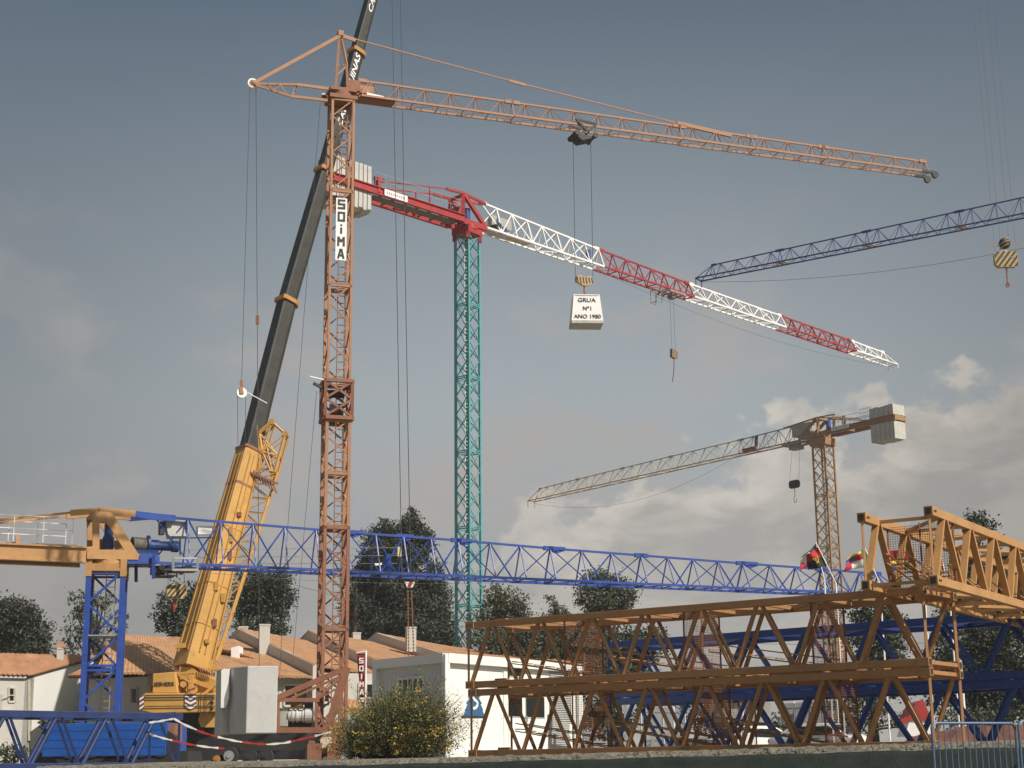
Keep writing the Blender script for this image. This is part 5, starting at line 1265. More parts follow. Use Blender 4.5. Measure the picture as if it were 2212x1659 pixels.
# ================================================================== flags
def flags():
    grp = 'national flags on slanted poles behind the ochre sections'
    def flag(label, quad, bands, Y=62.0, extra=None, ph=0.0):
        """quad = top at the pole, bottom at the pole, top of the fly, bottom of the fly (photo pixels)"""
        T, B, TF, BF = [px(x, y, Y) for x, y in quad]; pd = (B-T).normalized(); foot = B+pd*.75
        root = thing('flag', Vector((foot.x, foot.y, Z0)), label, 'flag', grp)
        MB().tube(T-pd*.08, foot, .022, 8).tube(Vector((foot.x, foot.y, Z0)), foot+UP*.02, .035, 8).build('pole', M_WHITE, root)
        n = 20; k = 14
        def pt(s, t):
            p = lerp(lerp(T, TF, s), lerp(B, BF, s), t)
            return p + Vector((0, .10*sin(s*7+t*2+ph)*min(1, s*2.5)+.05*sin(t*9+s*3+ph)*s, .035*sin(s*8+ph+t)*s))
        mb = MB(); ms = [b[0] for b in bands]; vs = [pt(i/n, j/k) for i in range(n+1) for j in range(k+1)]; o0 = 0
        mb.v = [Vector(v) for v in vs]
        for i in range(n):
            for j in range(k):
                c = 0
                for q, (m_, test) in enumerate(bands):
                    if test((i+.5)/n, (j+.5)/k): c = q
                mb.f.append([i*(k+1)+j, (i+1)*(k+1)+j, (i+1)*(k+1)+j+1, i*(k+1)+j+1]); mb.m.append(c)
        o = mb.build('cloth', ms, root, smooth=True); md = o.modifiers.new('t', 'SOLIDIFY'); md.thickness = .01
        if extra: extra(root, pt)
    T_ = lambda s, t: True
    def angola(root, pt):
        mb = MB(); Q = lambda s, t: pt(s, t)+Vector((0, -.05, 0))
        arc = [(.52-.17*cos(t), .5+.22*sin(t)) for t in [i*.35-1.2 for i in range(9)]]
        for a, b in zip(arc[:-1], arc[1:]): mb.tube(Q(*a), Q(*b), .022, 5)
        mb.tube(Q(.36, .76), Q(.66, .40), .022, 5); mb.tube(Q(.5, .42), Q(.5, .52), .04, 5); mb.build('gear_emblem', M_FYEL, root)
    flag('dark, white and red flag partly hidden behind the red and black one', [(1763, 1174), (1772, 1214), (1730, 1206), (1728, 1232)], [(M_FWHT, T_), (M_FBLK, lambda s, t: s+t*.6 < .55), (M_FRED, lambda s, t: s+t*.9 > 1.35), (M_FGRN, lambda s, t: t < .07)], 64.0, ph=1)
    flag('red and black flag with a yellow gear emblem, left of the thin lattice mast', [(1767, 1181), (1787, 1222), (1742, 1200), (1746, 1232)], [(M_FRED, T_), (M_FBLK, lambda s, t: t > .5)], 62.0, angola)
    flag('flag with green, yellow, blue, red and white fields left of the golden section', [(1868, 1184), (1884, 1222), (1830, 1206), (1822, 1234)], [(M_FRED, T_), (M_FGRN, lambda s, t: s < .24), (M_FYEL, lambda s, t: s >= .24 and t < .17), (M_FBLU, lambda s, t: s > .62 and .17 <= t < .40), (M_FWHT, lambda s, t: .24 <= s < .68 and t > .5)], 62.0, ph=2)
    flag('red flag with yellow and green below seen through the golden section', [(1966, 1188), (1982, 1232), (1910, 1190), (1918, 1232)], [(M_FRED, T_), (M_FGRN, lambda s, t: t > .5 and s < .4), (M_FYEL, lambda s, t: t > .5 and .4 <= s < .8), (M_FBLU, lambda s, t: t > .7 and s >= .6)], 62.0, ph=3)
    flag('small red flag inside the golden section, rightmost of the flags', [(2034, 1208), (2040, 1232), (2010, 1212), (2012, 1232)], [(M_FRED, T_), (M_FYEL, lambda s, t: .4 < t < .6)], 66.0, ph=4)
flags()

# ================================================================== houses
def tiled(name, A, B, C_, D, m, parent, pitch=.28, amp=.06):
    """corrugated tile slope: eave A->B, ridge D->C_"""
    A, B, C_, D = map(Vector, (A, B, C_, D)); nrm = (B-A).cross(D-A).normalized(); nrm = nrm if nrm.z > 0 else -nrm
    n = max(8, int((B-A).length/pitch)*4); mb = MB(); vs = []; rows = 7
    for i in range(n+1):
        t = i/n; a, b = lerp(A, B, t), lerp(D, C_, t); h = amp*(.5+.5*cos(i*pi/2))
        for k in range(rows):
            s = k/(rows-1); vs.append(lerp(a, b, s)+nrm*(h+.012*sin(k*2.1+i*.37)))
    fs = [(i*rows+k, (i+1)*rows+k, (i+1)*rows+k+1, i*rows+k+1) for i in range(n) for k in range(rows-1)]
    o = mb.add(vs, fs).build(name, m, parent); md = o.modifiers.new('t', 'SOLIDIFY'); md.thickness = .12; md.offset = -1
    return o
def slab(pts, th, m, name, parent, dirv=None):
    return MB().prism(pts, dirv if dirv is not None else Vector((0, 0, -th))).build(name, m, parent)
def window(parent, f, x0, y0, x1, y1, frame=M_CREAM, n=Vector((0, -1, 0)), pane=M_GLASS, fw=.12, mull=True):
    a = f(x0, y0); b = f(x1, y1); c = f(x1, y0); e = f(x0, y1); mb = MB()
    c = Vector((c.x, c.y, a.z)) if abs(c.z-a.z) < .3 else c
    for p, q in ((a, c), (c, b), (b, e), (e, a)): mb.beam(p, q, .1, fw)
    w = mb.build('window', frame, parent)
    MB().prism([p+n*.03 for p in (a, c, b, e)], n*-.06).build('pane', pane, w)
    if mull: MB().beam(lerp(a, c, .5)+n*.05, lerp(e, b, .5)+n*.05, .05).build('mullion', frame, w)
    return w
def chimney(name, parent, f, x0, x1, y0, y1, dep=.7, m=None, cap=False):
    a = f(x0, y1); b = f(x1, y1); t = f(x0, y0).z; w = (b-a).length; d = (b-a).normalized()
    c = (a+b)/2+Vector((0, dep/2, 0)); mb = MB(); mb.box(Vector((c.x, c.y, a.z-.3)), w*.8, dep, t-a.z+.3-.1, (1, .25, 0)); mb.box(Vector((c.x, c.y, t-.1)), w*.87, dep*1.08, .1, (1, .25, 0))
    o = mb.build(name, m or M_WALL, parent)
    if cap: q = Vector((c.x, c.y, t)); MB().add([q+Vector((sx*w*.75, sy*w*.7, 0)) for sx, sy in ((-1, -1), (1, -1), (1, 1), (-1, 1))]+[q+UP*.45], [(0, 1, 4), (1, 2, 4), (2, 3, 4), (3, 0, 4), (3, 2, 1, 0)]).build('cap', M_TILE2, o)
    return o
def houses():
    # ---- left white house, corner at x=66
    Y = 98; K = px(66, 1456, Y); zE = K.z; zg = Z0-.5
    root = thing('house', Vector((K.x, K.y, Z0)), 'white house at the left edge with plain gable wall, balcony and tile roof', 'house', 'houses behind the yard')
    e1 = Vector((-.86, -.51, 0)).normalized(); e2 = Vector((.60, .80, 0)).normalized()     # front wall runs left/near, gable runs right/back
    def hit(x, y, P0, d): nn = Vector((-d.y, d.x, 0)); r = ray(x, y); t = (P0-E).dot(nn)/r.dot(nn); return E+r*t
    Lf = K+e1*16; gl = 9.0
    ap = K+e2*(gl/2); ap.z = hit(140, 1420, K, e2).z
    far = K+e2*gl
    MB().prism([Vector((K.x, K.y, zg)), Vector((K.x, K.y, zE)), Vector((ap.x, ap.y, ap.z-.15)), Vector((far.x, far.y, zE)), Vector((far.x, far.y, zg))], e1*.3).build('gable_wall', mat('limewash', (.62, .62, .60), .9, var=.05, scale=.5, dirt=(.45, .45, .42), dirtamt=.3), root)
    fw = MB().prism([Vector((K.x, K.y, zg)), Vector((Lf.x, Lf.y, zg)), Vector((Lf.x, Lf.y, zE)), Vector((K.x, K.y, zE))], e2*.3).build('front_wall', M_WALL, root)
    up_ = Vector((0, 0, 1)); ov = .5; o1 = K-e1*.45-e2*ov; o1.z = zE-.15; o2 = Lf-e2*ov; o2.z = zE-.15
    rr1 = ap-e1*.45; rr2 = rr1+e1*17; rr1.z = rr2.z = ap.z+.1
    tiled('roof', o2, o1, rr1, rr2, M_TILE2, root)
    b1 = far-e1*.45+e2*ov; b1.z = zE-.15; b2 = b1+e1*17; tiled('roof', b1, b2, rr2, rr1, M_TILE2, root)
    MB().beam(Vector((K.x, K.y, zE-.2))-e2*.3, Vector((Lf.x, Lf.y, zE-.2))-e2*.3, .12, .14).build('gutter', M_WALL, root)
    f = lambda x, y: hit(x, y, K-e2*.04, e1)
    window(root, f, 19, 1485, 32, 1516, n=-e2, mull=False)
    nb = MB(); a, b = f(-30, 1535), f(32, 1535); nb.prism([a, b, b-e2*1.0, a-e2*1.0], (0, 0, -.16)); bal = nb.build('balcony', M_CREAM, root)
    mb = MB(); a2, b2 = a-e2*.95, b-e2*.95
    for k in range(25): p = lerp(a2, b2, k/24); mb.beam(p, p+UP*.9, .04)
    mb.beam(a2+UP*.9, b2+UP*.9, .05).beam(b2+UP*.9, b+UP*.9, .05); mb.build('balcony_railing', M_WALL, bal)
    MB().beam(f(63, 1470), f(63, 1600), .12).build('downpipe', M_CREAM, root)
    c = lambda x, y: px(x, y, 100)
    chimney('chimney', root, c, 117, 135, 1399, 1431, cap=True)
    # ---- long hipped house
    eL, eR = px(146, 1468, 96), px(395, 1447, 91); zE = (eL.z+eR.z)/2
    rL, rR = px(262, 1412, 101), px(420, 1396, 97.5)
    root = thing('house', Vector((eL.x, eL.y, Z0)), 'long low house with hipped orange tile roof behind the blue mast and the yellow crane', 'house', 'houses behind the yard')
    eL.z = eR.z = zE; rz = (rL.z+rR.z)/2; rL.z = rR.z = rz
    ax = (eR-eL).normalized(); nn = Vector((-ax.y, ax.x, 0)); eR2 = eL+ax*11.2; rR2 = rL+ax*7.6
    bL = eL+nn*9.5; bR = eR2+nn*9.5
    tiled('roof', eL, eR2, rR2, rL, M_TILE2, root); tiled('roof', bL, eL, rL, rL+ax*.02, M_TILE2, root)
    tiled('roof', bR, bL, rL, rR2, M_TILE2, root)
    w0, w1 = eL+nn*.7+ax*.7, eR2+nn*.7
    MB().prism([Vector((w0.x, w0.y, zE-.1)), Vector((w1.x, w1.y, zE-.1)), Vector((w1.x, w1.y, zg)), Vector((w0.x, w0.y, zg))], nn*.3).build('front_wall', M_WALL, root)
    w2 = w0+nn*8; MB().prism([Vector((w0.x, w0.y, zE-.1)), Vector((w2.x, w2.y, zE-.1)), Vector((w2.x, w2.y, zg)), Vector((w0.x, w0.y, zg))], ax*.3).build('end_wall', M_CREAM, root)
    f = lambda x, y: hit(x, y, w0-nn*.03, ax)
    window(root, f, 284, 1486, 297, 1520, n=-nn, mull=False, frame=M_WALL)
    chimney('chimney', root, lambda x, y: px(x, y, 99), 219, 236, 1400, 1422, cap=True)
    mb = MB(); mb.box(px(347, 1402, 101), 1.0, .8, .65, (1, .1, 0)); 
    for i in range(5): mb.beam(px(339+i*4.5, 1382, 100.4), px(339+i*4.5, 1378, 100.4), .1)
    mb.build('roof_vent', M_WALL, root)
    # ---- row of terraced houses: each has its tile slope, the parapet wall that closes it on the right, its facade and chimneys
    A_ = [px(395, 1357, 100), px(514, 1360, 104), px(668, 1364, 108), px(812, 1368, 112)]; F_ = [px(560, 1440, 90), px(676, 1437, 94), px(826, 1434, 98), px(990, 1424, 102)]
    H_ = .78; a, b = px(470, 1452, 92.0), px(680, 1452, 94.7); dd = Vector((b.x-a.x, b.y-a.y, 0)).normalized()
    fa = lambda x, y: hit(x, y, a-Vector((0, .06, 0)), dd)
    labs = ['terraced house behind the large ballast block, with tall chimney and skylight on its roof', 'terraced house behind the orange mast, second tile roof from the right', 'terraced house behind the site cabin, last tile roof on the right of the row']
    wins = [[(614, 1479, 664, 1525)], [(690, 1484, 712, 1518), (776, 1476, 809, 1508)], []]
    chs = [[(511, 535, 1353, 1371, 104.6), (554, 582, 1348, 1408, 99.5)], [(686, 694, 1354, 1374, 109)], [(758, 779, 1366, 1378, 111.0), (874, 899, 1354, 1398, 106.0)]]
    MT = [M_TILE, M_TILE, M_TILE]
    for i in range(3):
        fb = F_[i+1]; r_ = thing('terraced_house', Vector((fb.x-2, fb.y, Z0)), labs[i], 'house', 'terraced houses behind the yard')
        aL, aR, fL, fR = A_[i], A_[i+1], F_[i], F_[i+1]
        dn = (fR-aR); hd = Vector((dn.x, dn.y, 0)).normalized(); sd = Vector((hd.y, -hd.x, 0)); sd = sd if sd.x < 0 else -sd
        if i == 0: aL = aR + sd*8.2 + UP*.0; fL = fR + sd*13.0; aL.z = aR.z-H_+.05; fL.z = fR.z-H_
        dR = Vector((0, 0, -H_))
        tiled('roof', fL - (UP*.08 if i else UP*0), fR+dR, aR+dR, aL - (UP*.08 if i else UP*0), MT[i], r_, .24, .045)
        # rear slope
        hb = Vector((hd.x, hd.y, 0))*-9; zb_ = fR.z-H_
        bR = aR+dR+hb; bL = aL+hb; bR.z = bL.z = zb_
        tiled('roof', bR, bL, aL, aR+dR, MT[i], r_, .5, .04)
        back = aR+hb; back.z = fR.z
        MB().prism([aR+UP*.04, fR+UP*.04, Vector((fR.x, fR.y, fR.z-2.4)), Vector((back.x, back.y, fR.z-2.4)), back+UP*.04], sd*-.26).build('parapet_wall', M_WALL, r_)
        wl = a + dd*((fL-a).dot(dd)) if i else a + dd*-4; wr = a + dd*((fR-a).dot(dd)-.02)
        wl = wl + Vector((0, .0, 0)); z1 = fR.z-H_+.1
        MB().prism([Vector((wl.x, wl.y, z1)), Vector((wr.x, wr.y, z1)), Vector((wr.x, wr.y, zg)), Vector((wl.x, wl.y, zg))], (0, .3, 0)).build('front_wall', M_WALL, r_)
        for w_ in wins[i]: window(r_, fa, *w_, n=Vector((0, -1, 0)))
        for (x0, x1, y0, y1, Yc) in chs[i]: chimney('chimney', r_, lambda x, y: px(x, y, Yc), x0, x1, y0, y1)
        if i == 0: MB().prism([px(499, 1399, 97.0), px(516, 1395, 97.0), px(516, 1440, 97.0), px(499, 1440, 97.0)], (0, 1.5, 0)).build('skylight', M_WHITE, r_)
        if i == 1:
            tiled('canopy_roof', px(728, 1537, 91), px(806, 1537, 92), px(800, 1519, 93.6), px(740, 1514, 92.8), M_TILE, r_)
            MB().beam(px(728, 1539, 91), px(806, 1539, 92), .15, .2).build('canopy_beam', mat('ochre_trim', (.5, .3, .08), .7), r_)
        if i == 2:
            e_ = aR+Vector((6, 4.5, 0)); tiled('roof', fR+Vector((.1, 0, -.1)), fR+Vector((7.5, 4, -.1)), e_-UP*1.0, aR-UP*.1, M_TILE, r_, .24, .045)
    # ---- low white building seen through the stacks at the right
    r3 = thing('workshop', px(1615, 1560, 75), 'low white workshop roof seen through the stacked sections', 'building')
    MB().prism([px(1560, 1490, 75), px(1665, 1495, 75), px(1665, 1560, 75), px(1560, 1560, 75)], (0, 5, 0)).build('wall', M_GREY, r3)
    MB().prism([px(1556, 1484, 74.5), px(1600, 1481, 74.5), px(1668, 1492, 74.5), px(1668, 1497, 74.5), px(1556, 1491, 74.5)], (0, 6, 0)).build('roof', M_WHITE, r3)
    # antenna
    at_ = thing('tv_antenna', px(152, 1420, 105), 'thin television antenna standing above the left roof', 'antenna')
    MB().tube(px(152, 1425, 105), px(152, 1352, 105), .03, 5).beam(px(140, 1352, 105), px(166, 1352, 105), .03).beam(px(146, 1374, 105), px(161, 1374, 105), .03).build('mast', M_DARK, at_)
houses()

# ================================================================== vegetation
def leafmat(name, c1, c2, rough=.7):
    m = bpy.data.materials.new(name); m.use_nodes = True; nt = m.node_tree; N = nt.nodes; L = nt.links; b = N['Principled BSDF']; b.inputs['Roughness'].default_value = rough
    a = N.new('ShaderNodeAttribute'); a.attribute_name = 'tone'; mx = N.new('ShaderNodeMix'); mx.data_type = 'RGBA'; L.new(a.outputs['Fac'], mx.inputs[0])
    mx.inputs[6].default_value = (*c1, 1); mx.inputs[7].default_value = (*c2, 1); L.new(mx.outputs[2], b.inputs['Base Color']); return m
LM_DARK = leafmat('cypress_foliage', (.022, .031, .018), (.048, .058, .030)); LM_MID = leafmat('oak_foliage', (.030, .040, .022), (.064, .074, .038)); LM_PINE = leafmat('pine_foliage', (.042, .052, .028), (.10, .11, .055)); LM_GREY = leafmat('grey_foliage', (.06, .068, .045), (.16, .16, .10))
def cloudmesh(name, centers, sizes, tones, m, parent, seed, aspect=.55, up=None):
    """one mesh of many small bent leaf faces"""
    rs = np.random.RandomState(seed); n = len(centers)
    d = rs.normal(size=(n, 3)); 
    if up is not None: d = d*(1-up)+np.array([0, 0, 1.0])*up*np.sign(rs.rand(n, 1)+.0)
    d /= np.linalg.norm(d, axis=1)[:, None]; e = rs.normal(size=(n, 3)); e -= d*(e*d).sum(1)[:, None]; e /= np.linalg.norm(e, axis=1)[:, None]; g = np.cross(d, e)
    s = sizes[:, None]
    v = np.stack([centers-e*s*.5, centers+g*s*aspect*.5, centers+e*s*.5, centers-g*s*aspect*.5], 1).reshape(-1, 3); c0 = v.mean(0); v = v-c0
    me = bpy.data.meshes.new(name); me.vertices.add(4*n); me.vertices.foreach_set('co', v.ravel())
    me.loops.add(4*n); me.loops.foreach_set('vertex_index', np.arange(4*n)); me.polygons.add(n); me.polygons.foreach_set('loop_start', np.arange(0, 4*n, 4)); me.polygons.foreach_set('loop_total', np.full(n, 4))
    at = me.attributes.new('tone', 'FLOAT', 'FACE'); at.data.foreach_set('value', tones.astype(np.float32)); me.materials.append(m); me.update(); me.validate()
    o = bpy.data.objects.new(name, me); COL.objects.link(o); o.location = c0
    if parent is not None: attach(o, parent)
    return o
def tree(label, Y, blobs, m, trunk, seed, dens=1.0, leaf=.32, name='tree', group='trees behind the yard', sparse=.0, cat='tree'):
    """blobs = (x, y, rx, ry) in photo pixels at distance Y; trunk = (x, ybase)"""
    rs = np.random.RandomState(seed); b = px(trunk[0], trunk[1], Y); b.z = Z0-.2
    root = thing(name, b, label, cat, group); cs = []; sz = []; tn = []; mbt = MB(); top = max(px(x, y, Y).z for x, y, _, _ in blobs)
    tr = (top-b.z)*.022+.08; mbt.tube(b, Vector((b.x, b.y, lerp(b.z, top, .6))), tr, 8, tr*.55); mbt.tube(Vector((b.x, b.y, lerp(b.z, top, .6))), Vector((b.x, b.y, top)), tr*.55, 7, tr*.15)
    for (x, y, rx, ry) in blobs:
        c = np.array(px(x, y, Y+rs.uniform(-1, 1)*rx/F*Y*.5)); ra = rx/F*Y; rz = ry/F*Y; rdep = min(ra, 4.5)
        q = Vector(c); j = Vector((b.x, b.y, max(b.z+1, lerp(b.z, q.z, .75)))); mbt.tube(j, q, tr*.4, 5, tr*.1)
        # clumps of leaves scattered through the blob, denser at its surface
        nc = int(max(6, 26*(ra*rz)**.7*(1-sparse)*dens)); 
        for _ in range(nc):
            v = rs.normal(size=3); v /= np.linalg.norm(v); r = rs.uniform(.35, 1.06)**.6
            cc = c+v*r*np.array([ra, rdep, rz]); cr = rs.uniform(.35, .85)*min(1.0, .45*ra+.3)
            if rs.rand() < .25: mbt.tube(q, Vector(cc), tr*.12, 4, tr*.04)
            leaf_ = leaf*.78; k = int(70*cr*cr/(leaf_*leaf_)*.16*dens)+6; w = rs.normal(size=(k, 3))*cr*np.array([.55, .55, .42]); cs.append(cc+w); sz.append(rs.uniform(.55, 1.3, k)*leaf_); tn.append(np.clip(rs.uniform(0, 1)*.7+rs.uniform(0, .3, k), 0, 1))
    mbt.build('trunk', M_BARK, root)
    cloudmesh('crown', np.concatenate(cs), np.concatenate(sz), np.concatenate(tn), m, root, seed+1)
    return root
def trees():
    tree('broad dark evergreen at the left edge behind the white house', 125, [(-20, 1340, 40, 40), (20, 1318, 38, 26), (62, 1335, 34, 26), (85, 1368, 26, 30), (40, 1375, 50, 36), (-10, 1390, 45, 36), (92, 1402, 18, 20), (55, 1410, 40, 22)], LM_DARK, (25, 1440), 21, 1.0, .34)
    tree('airy umbrella shaped tree behind the blue mast', 120, [(190, 1295, 34, 22), (224, 1300, 28, 20), (165, 1330, 28, 18), (252, 1335, 22, 16), (205, 1345, 34, 22), (155, 1368, 24, 20), (190, 1385, 30, 20), (255, 1370, 20, 20), (150, 1400, 22, 14), (225, 1395, 26, 16)], LM_MID, (205, 1430), 22, .6, .34, sparse=.25)
    tree('dark leafy tree left of the yellow boom', 122, [(398, 1276, 30, 20), (365, 1300, 26, 16), (345, 1330, 22, 14), (395, 1312, 32, 24), (425, 1300, 30, 40), (385, 1350, 24, 22), (425, 1360, 36, 34), (440, 1270, 20, 20), (350, 1352, 16, 12)], LM_MID, (420, 1410), 23, .9, .32)
    tree('round topped dark tree right of the yellow boom', 122, [(545, 1260, 34, 26), (590, 1262, 36, 26), (612, 1290, 26, 22), (560, 1300, 44, 30), (528, 1320, 30, 34), (590, 1335, 34, 26), (605, 1358, 22, 14), (560, 1360, 40, 22)], LM_DARK, (565, 1400), 24, 1.0, .32)
    tree('tallest dark conifer with two peaks between the orange and teal masts', 135, [(889, 1113, 14, 12), (886, 1130, 24, 20), (904, 1152, 28, 24), (868, 1158, 34, 24), (824, 1136, 18, 14), (820, 1160, 34, 24), (905, 1185, 30, 28), (850, 1200, 62, 34), (905, 1235, 48, 34), (815, 1215, 42, 30), (795, 1260, 42, 34), (870, 1270, 70, 44), (935, 1280, 36, 40), (775, 1310, 34, 34), (830, 1330, 66, 44), (910, 1340, 64, 44), (955, 1340, 30, 40), (775, 1365, 38, 36), (850, 1390, 66, 36), (930, 1395, 52, 36), (968, 1400, 26, 40), (900, 1430, 66, 30)], LM_DARK, (868, 1450), 25, 1.0, .34, name='conifer_tree')
    tree('thin grey twiggy tree between the orange mast and the tall conifer', 128, [(764, 1290, 16, 26), (757, 1340, 16, 24), (770, 1250, 14, 16), (757, 1385, 18, 16)], LM_GREY, (765, 1410), 26, .25, .26)
    tree('round pine just right of the teal mast', 118, [(1070, 1285, 26, 20), (1095, 1300, 32, 24), (1120, 1322, 24, 18), (1065, 1320, 30, 30), (1100, 1345, 40, 26), (1060, 1370, 36, 30), (1120, 1370, 24, 18)], LM_PINE, (1085, 1420), 27, .9, .28, name='pine_tree')
    tree('small young pine standing alone left of the umbrella pine', 115, [(1196, 1298, 14, 12), (1208, 1315, 20, 12), (1182, 1335, 16, 10), (1212, 1332, 20, 12), (1200, 1350, 26, 14)], LM_PINE, (1205, 1420), 28, .8, .26, name='pine_tree')
    tree('umbrella pine with bare trunk above the ochre sections', 112, [(1290, 1252, 34, 14), (1325, 1266, 34, 18), (1350, 1290, 24, 22), (1285, 1280, 34, 16), (1260, 1300, 16, 8), (1310, 1305, 44, 16), (1350, 1315, 22, 12), (1290, 1322, 30, 10)], LM_PINE, (1318, 1420), 29, 1.0, .26, name='pine_tree')
    tree('wide bushy mass of trees behind the cabin roof', 108, [(1060, 1400, 44, 34), (1110, 1395, 40, 32), (1150, 1385, 44, 40), (1200, 1380, 44, 36), (1245, 1375, 46, 34), (1290, 1370, 44, 30), (1180, 1425, 70, 34), (1260, 1425, 60, 40), (1310, 1400, 40, 40)], LM_MID, (1190, 1480), 30, .75, .3)
    tree('dark bushy tree seen through the left part of the blue stack', 100, [(1300, 1440, 40, 50), (1350, 1400, 46, 46), (1400, 1390, 34, 40), (1345, 1470, 50, 44), (1290, 1510, 44, 50), (1400, 1440, 30, 36), (1320, 1560, 50, 40)], LM_DARK, (1340, 1600), 31, .8, .3)
    tree('small feathery sapling between the blue sections', 95, [(1543, 1447, 14, 8), (1560, 1458, 14, 8), (1535, 1462, 16, 8), (1552, 1472, 20, 8)], LM_MID, (1548, 1500), 32, .6, .22)
    tree('dark cypress behind the left end of the golden section', 95, [(1850, 1310, 26, 20), (1890, 1320, 34, 24), (1870, 1350, 40, 28), (1920, 1350, 34, 34), (1860, 1390, 34, 30), (1905, 1400, 44, 34), (1890, 1450, 50, 34), (1930, 1460, 40, 40), (1870, 1500, 40, 30)], LM_DARK, (1890, 1580), 33, .9, .28)
    tree('tall tree whose flat tuft shows above the golden section', 105, [(2112, 1120, 26, 12), (2128, 1134, 26, 12), (2100, 1136, 14, 8), (2120, 1150, 22, 8), (2090, 1240, 36, 36), (2130, 1230, 36, 36), (2110, 1190, 20, 26), (2120, 1290, 60, 44), (2160, 1350, 50, 50), (2080, 1340, 50, 44)], LM_DARK, (2115, 1580), 34, .9, .3)
    tree('big dark tree filling the right edge behind the blue stack', 90, [(2200, 1220, 40, 34), (2240, 1280, 60, 60), (2180, 1290, 44, 44), (2120, 1400, 60, 50), (2060, 1420, 50, 50), (2200, 1400, 70, 60), (2120, 1470, 70, 44), (2050, 1490, 44, 36), (2210, 1480, 60, 44), (2150, 1530, 70, 26)], LM_DARK, (2150, 1580), 35, .9, .3)
    tree('low dark hedge tree behind the palisade fence', 85, [(1560, 1530, 40, 26), (1520, 1560, 40, 26), (1600, 1545, 30, 20), (1690, 1560, 26, 22), (1480, 1500, 20, 30)], LM_DARK, (1560, 1600), 36, .7, .26, name='shrub', cat='shrub', group='shrubs')
    tree('green shrubs left of the small red roofed booth', 78, [(1830, 1530, 40, 20), (1880, 1540, 40, 24), (1925, 1550, 30, 24), (1850, 1565, 44, 20), (2060, 1545, 50, 20), (2130, 1550, 60, 20)], LM_MID, (1880, 1600), 37, .6, .24, name='shrub', cat='shrub', group='shrubs')
    tree('small shrub poking above the foreground blue section', 60, [(100, 1560, 8, 5), (128, 1558, 14, 7), (148, 1562, 8, 5), (115, 1566, 16, 6)], LM_MID, (125, 1600), 38, .8, .16, name='shrub', cat='shrub', group='shrubs')
    tree('low weeds below the white house at the left edge', 60, [(20, 1640, 14, 10), (45, 1630, 14, 10), (5, 1625, 10, 10)], LM_MID, (30, 1660), 39, .8, .16, name='shrub', cat='shrub', group='shrubs')
trees()

def broom():
    Y = 36.5; b = px(850, 1640, Y); b.z = EYE+.2; rs = np.random.RandomState(5)
    root = thing('broom_bush', b, 'big rounded broom bush with wiry green stems and yellow flowers in front of the cabin', 'bush')
    LMB = leafmat('broom_green', (.055, .066, .026), (.14, .14, .06)); FL = leafmat('broom_yellow', (.33, .22, .045), (.50, .37, .09))
    # outline of the bush: radius by direction, taken as a real dome about 2.6 m wide
    vs, fs, tn = [], [], []; k = 0; cent, sz, tt = [], [], []; flc = []
    a1 = F/Y; stems = 5200
    hw = 113/a1; 
    for i in range(stems):
        az = rs.uniform(0, 2*pi); el = rs.uniform(.02, 1.0)**.8*pi/2*.99; base = Vector((rs.normal()*.35, rs.normal()*.3, 0)); hgt = 1.52*(1+.12*sin(az*3+1)+.1*rs.normal()*.9)
        d = Vector((cos(az)*cos(el), sin(az)*cos(el), sin(el))); L = (hw*.98)*cos(el)+hgt*sin(el); L *= rs.uniform(.62, 1.0)*(.94+.10*sin(az*5+el*4)); L *= 1-.30*max(0, -d.x+.15)*sin(el)**.5 if d.x < .15 else 1; L *= 1+(.16*rs.rand()**3)*sin(el)
        if d.x < 0 and el > .7: L *= .93
        t0 = rs.uniform(.25, .6); p = b+base*.6+d*(L*t0); bend = Vector((0, 0, .15*L)); q = b+base+d*L+bend*(1-sin(el)); mid = (p+q)/2+Vector((0, 0, .03*L))
        w = rs.uniform(.004, .009); sd = Vector((rs.normal(), rs.normal(), rs.normal()*.3)).normalized()*w
        vs += [p-sd, p+sd, mid+sd*.8, mid-sd*.8, q+sd*.3, q-sd*.3]; fs += [(k, k+1, k+2, k+3), (k+3, k+2, k+4, k+5)]; k += 6; tt.append((p, mid, q))
    MB().add(vs, fs).build('stems', mat('broom_stems', (.14, .145, .065), .8, var=.4, scale=3), root)
    lc, ls, lt = [], [], []; fc, fz, ft = [], [], []
    # flower patches are clumped, richer low down on the front and right
    clump = [(rs.uniform(-1.6, 1.5), rs.uniform(-1.2, .4), rs.uniform(.0, 1.3)*.8) for _ in range(46)]
    for (p, mid, q) in tt:
        for _ in range(13):
            t = rs.uniform(0, 1); c = np.array(lerp(p, q, t))+rs.normal(size=3)*.035; lc.append(c); ls.append(rs.uniform(.03, .085)); lt.append(rs.uniform(0, 1)*.8+.2*(rs.rand() < .2))
        qq = np.array(q-b); w = max(0, max(1-np.linalg.norm(qq-np.array(cc))/.42 for cc in clump)); lowf = .75 if qq[2] < .8 else .14
        if rs.rand() < w*1.5*lowf+.05:
            for _ in range(int(rs.uniform(6, 17))): t = rs.uniform(.75, 1.02); fc.append(np.array(lerp(mid, q, t))+rs.normal(size=3)*.035); fz.append(rs.uniform(.025, .055)); ft.append(rs.uniform(0, 1))
    cloudmesh('leaves', np.array(lc), np.array(ls), np.array(lt), LMB, root, 41, aspect=.3)
    cloudmesh('flowers', np.array(fc), np.array(fz), np.array(ft), FL, root, 42, aspect=.8)
broom()

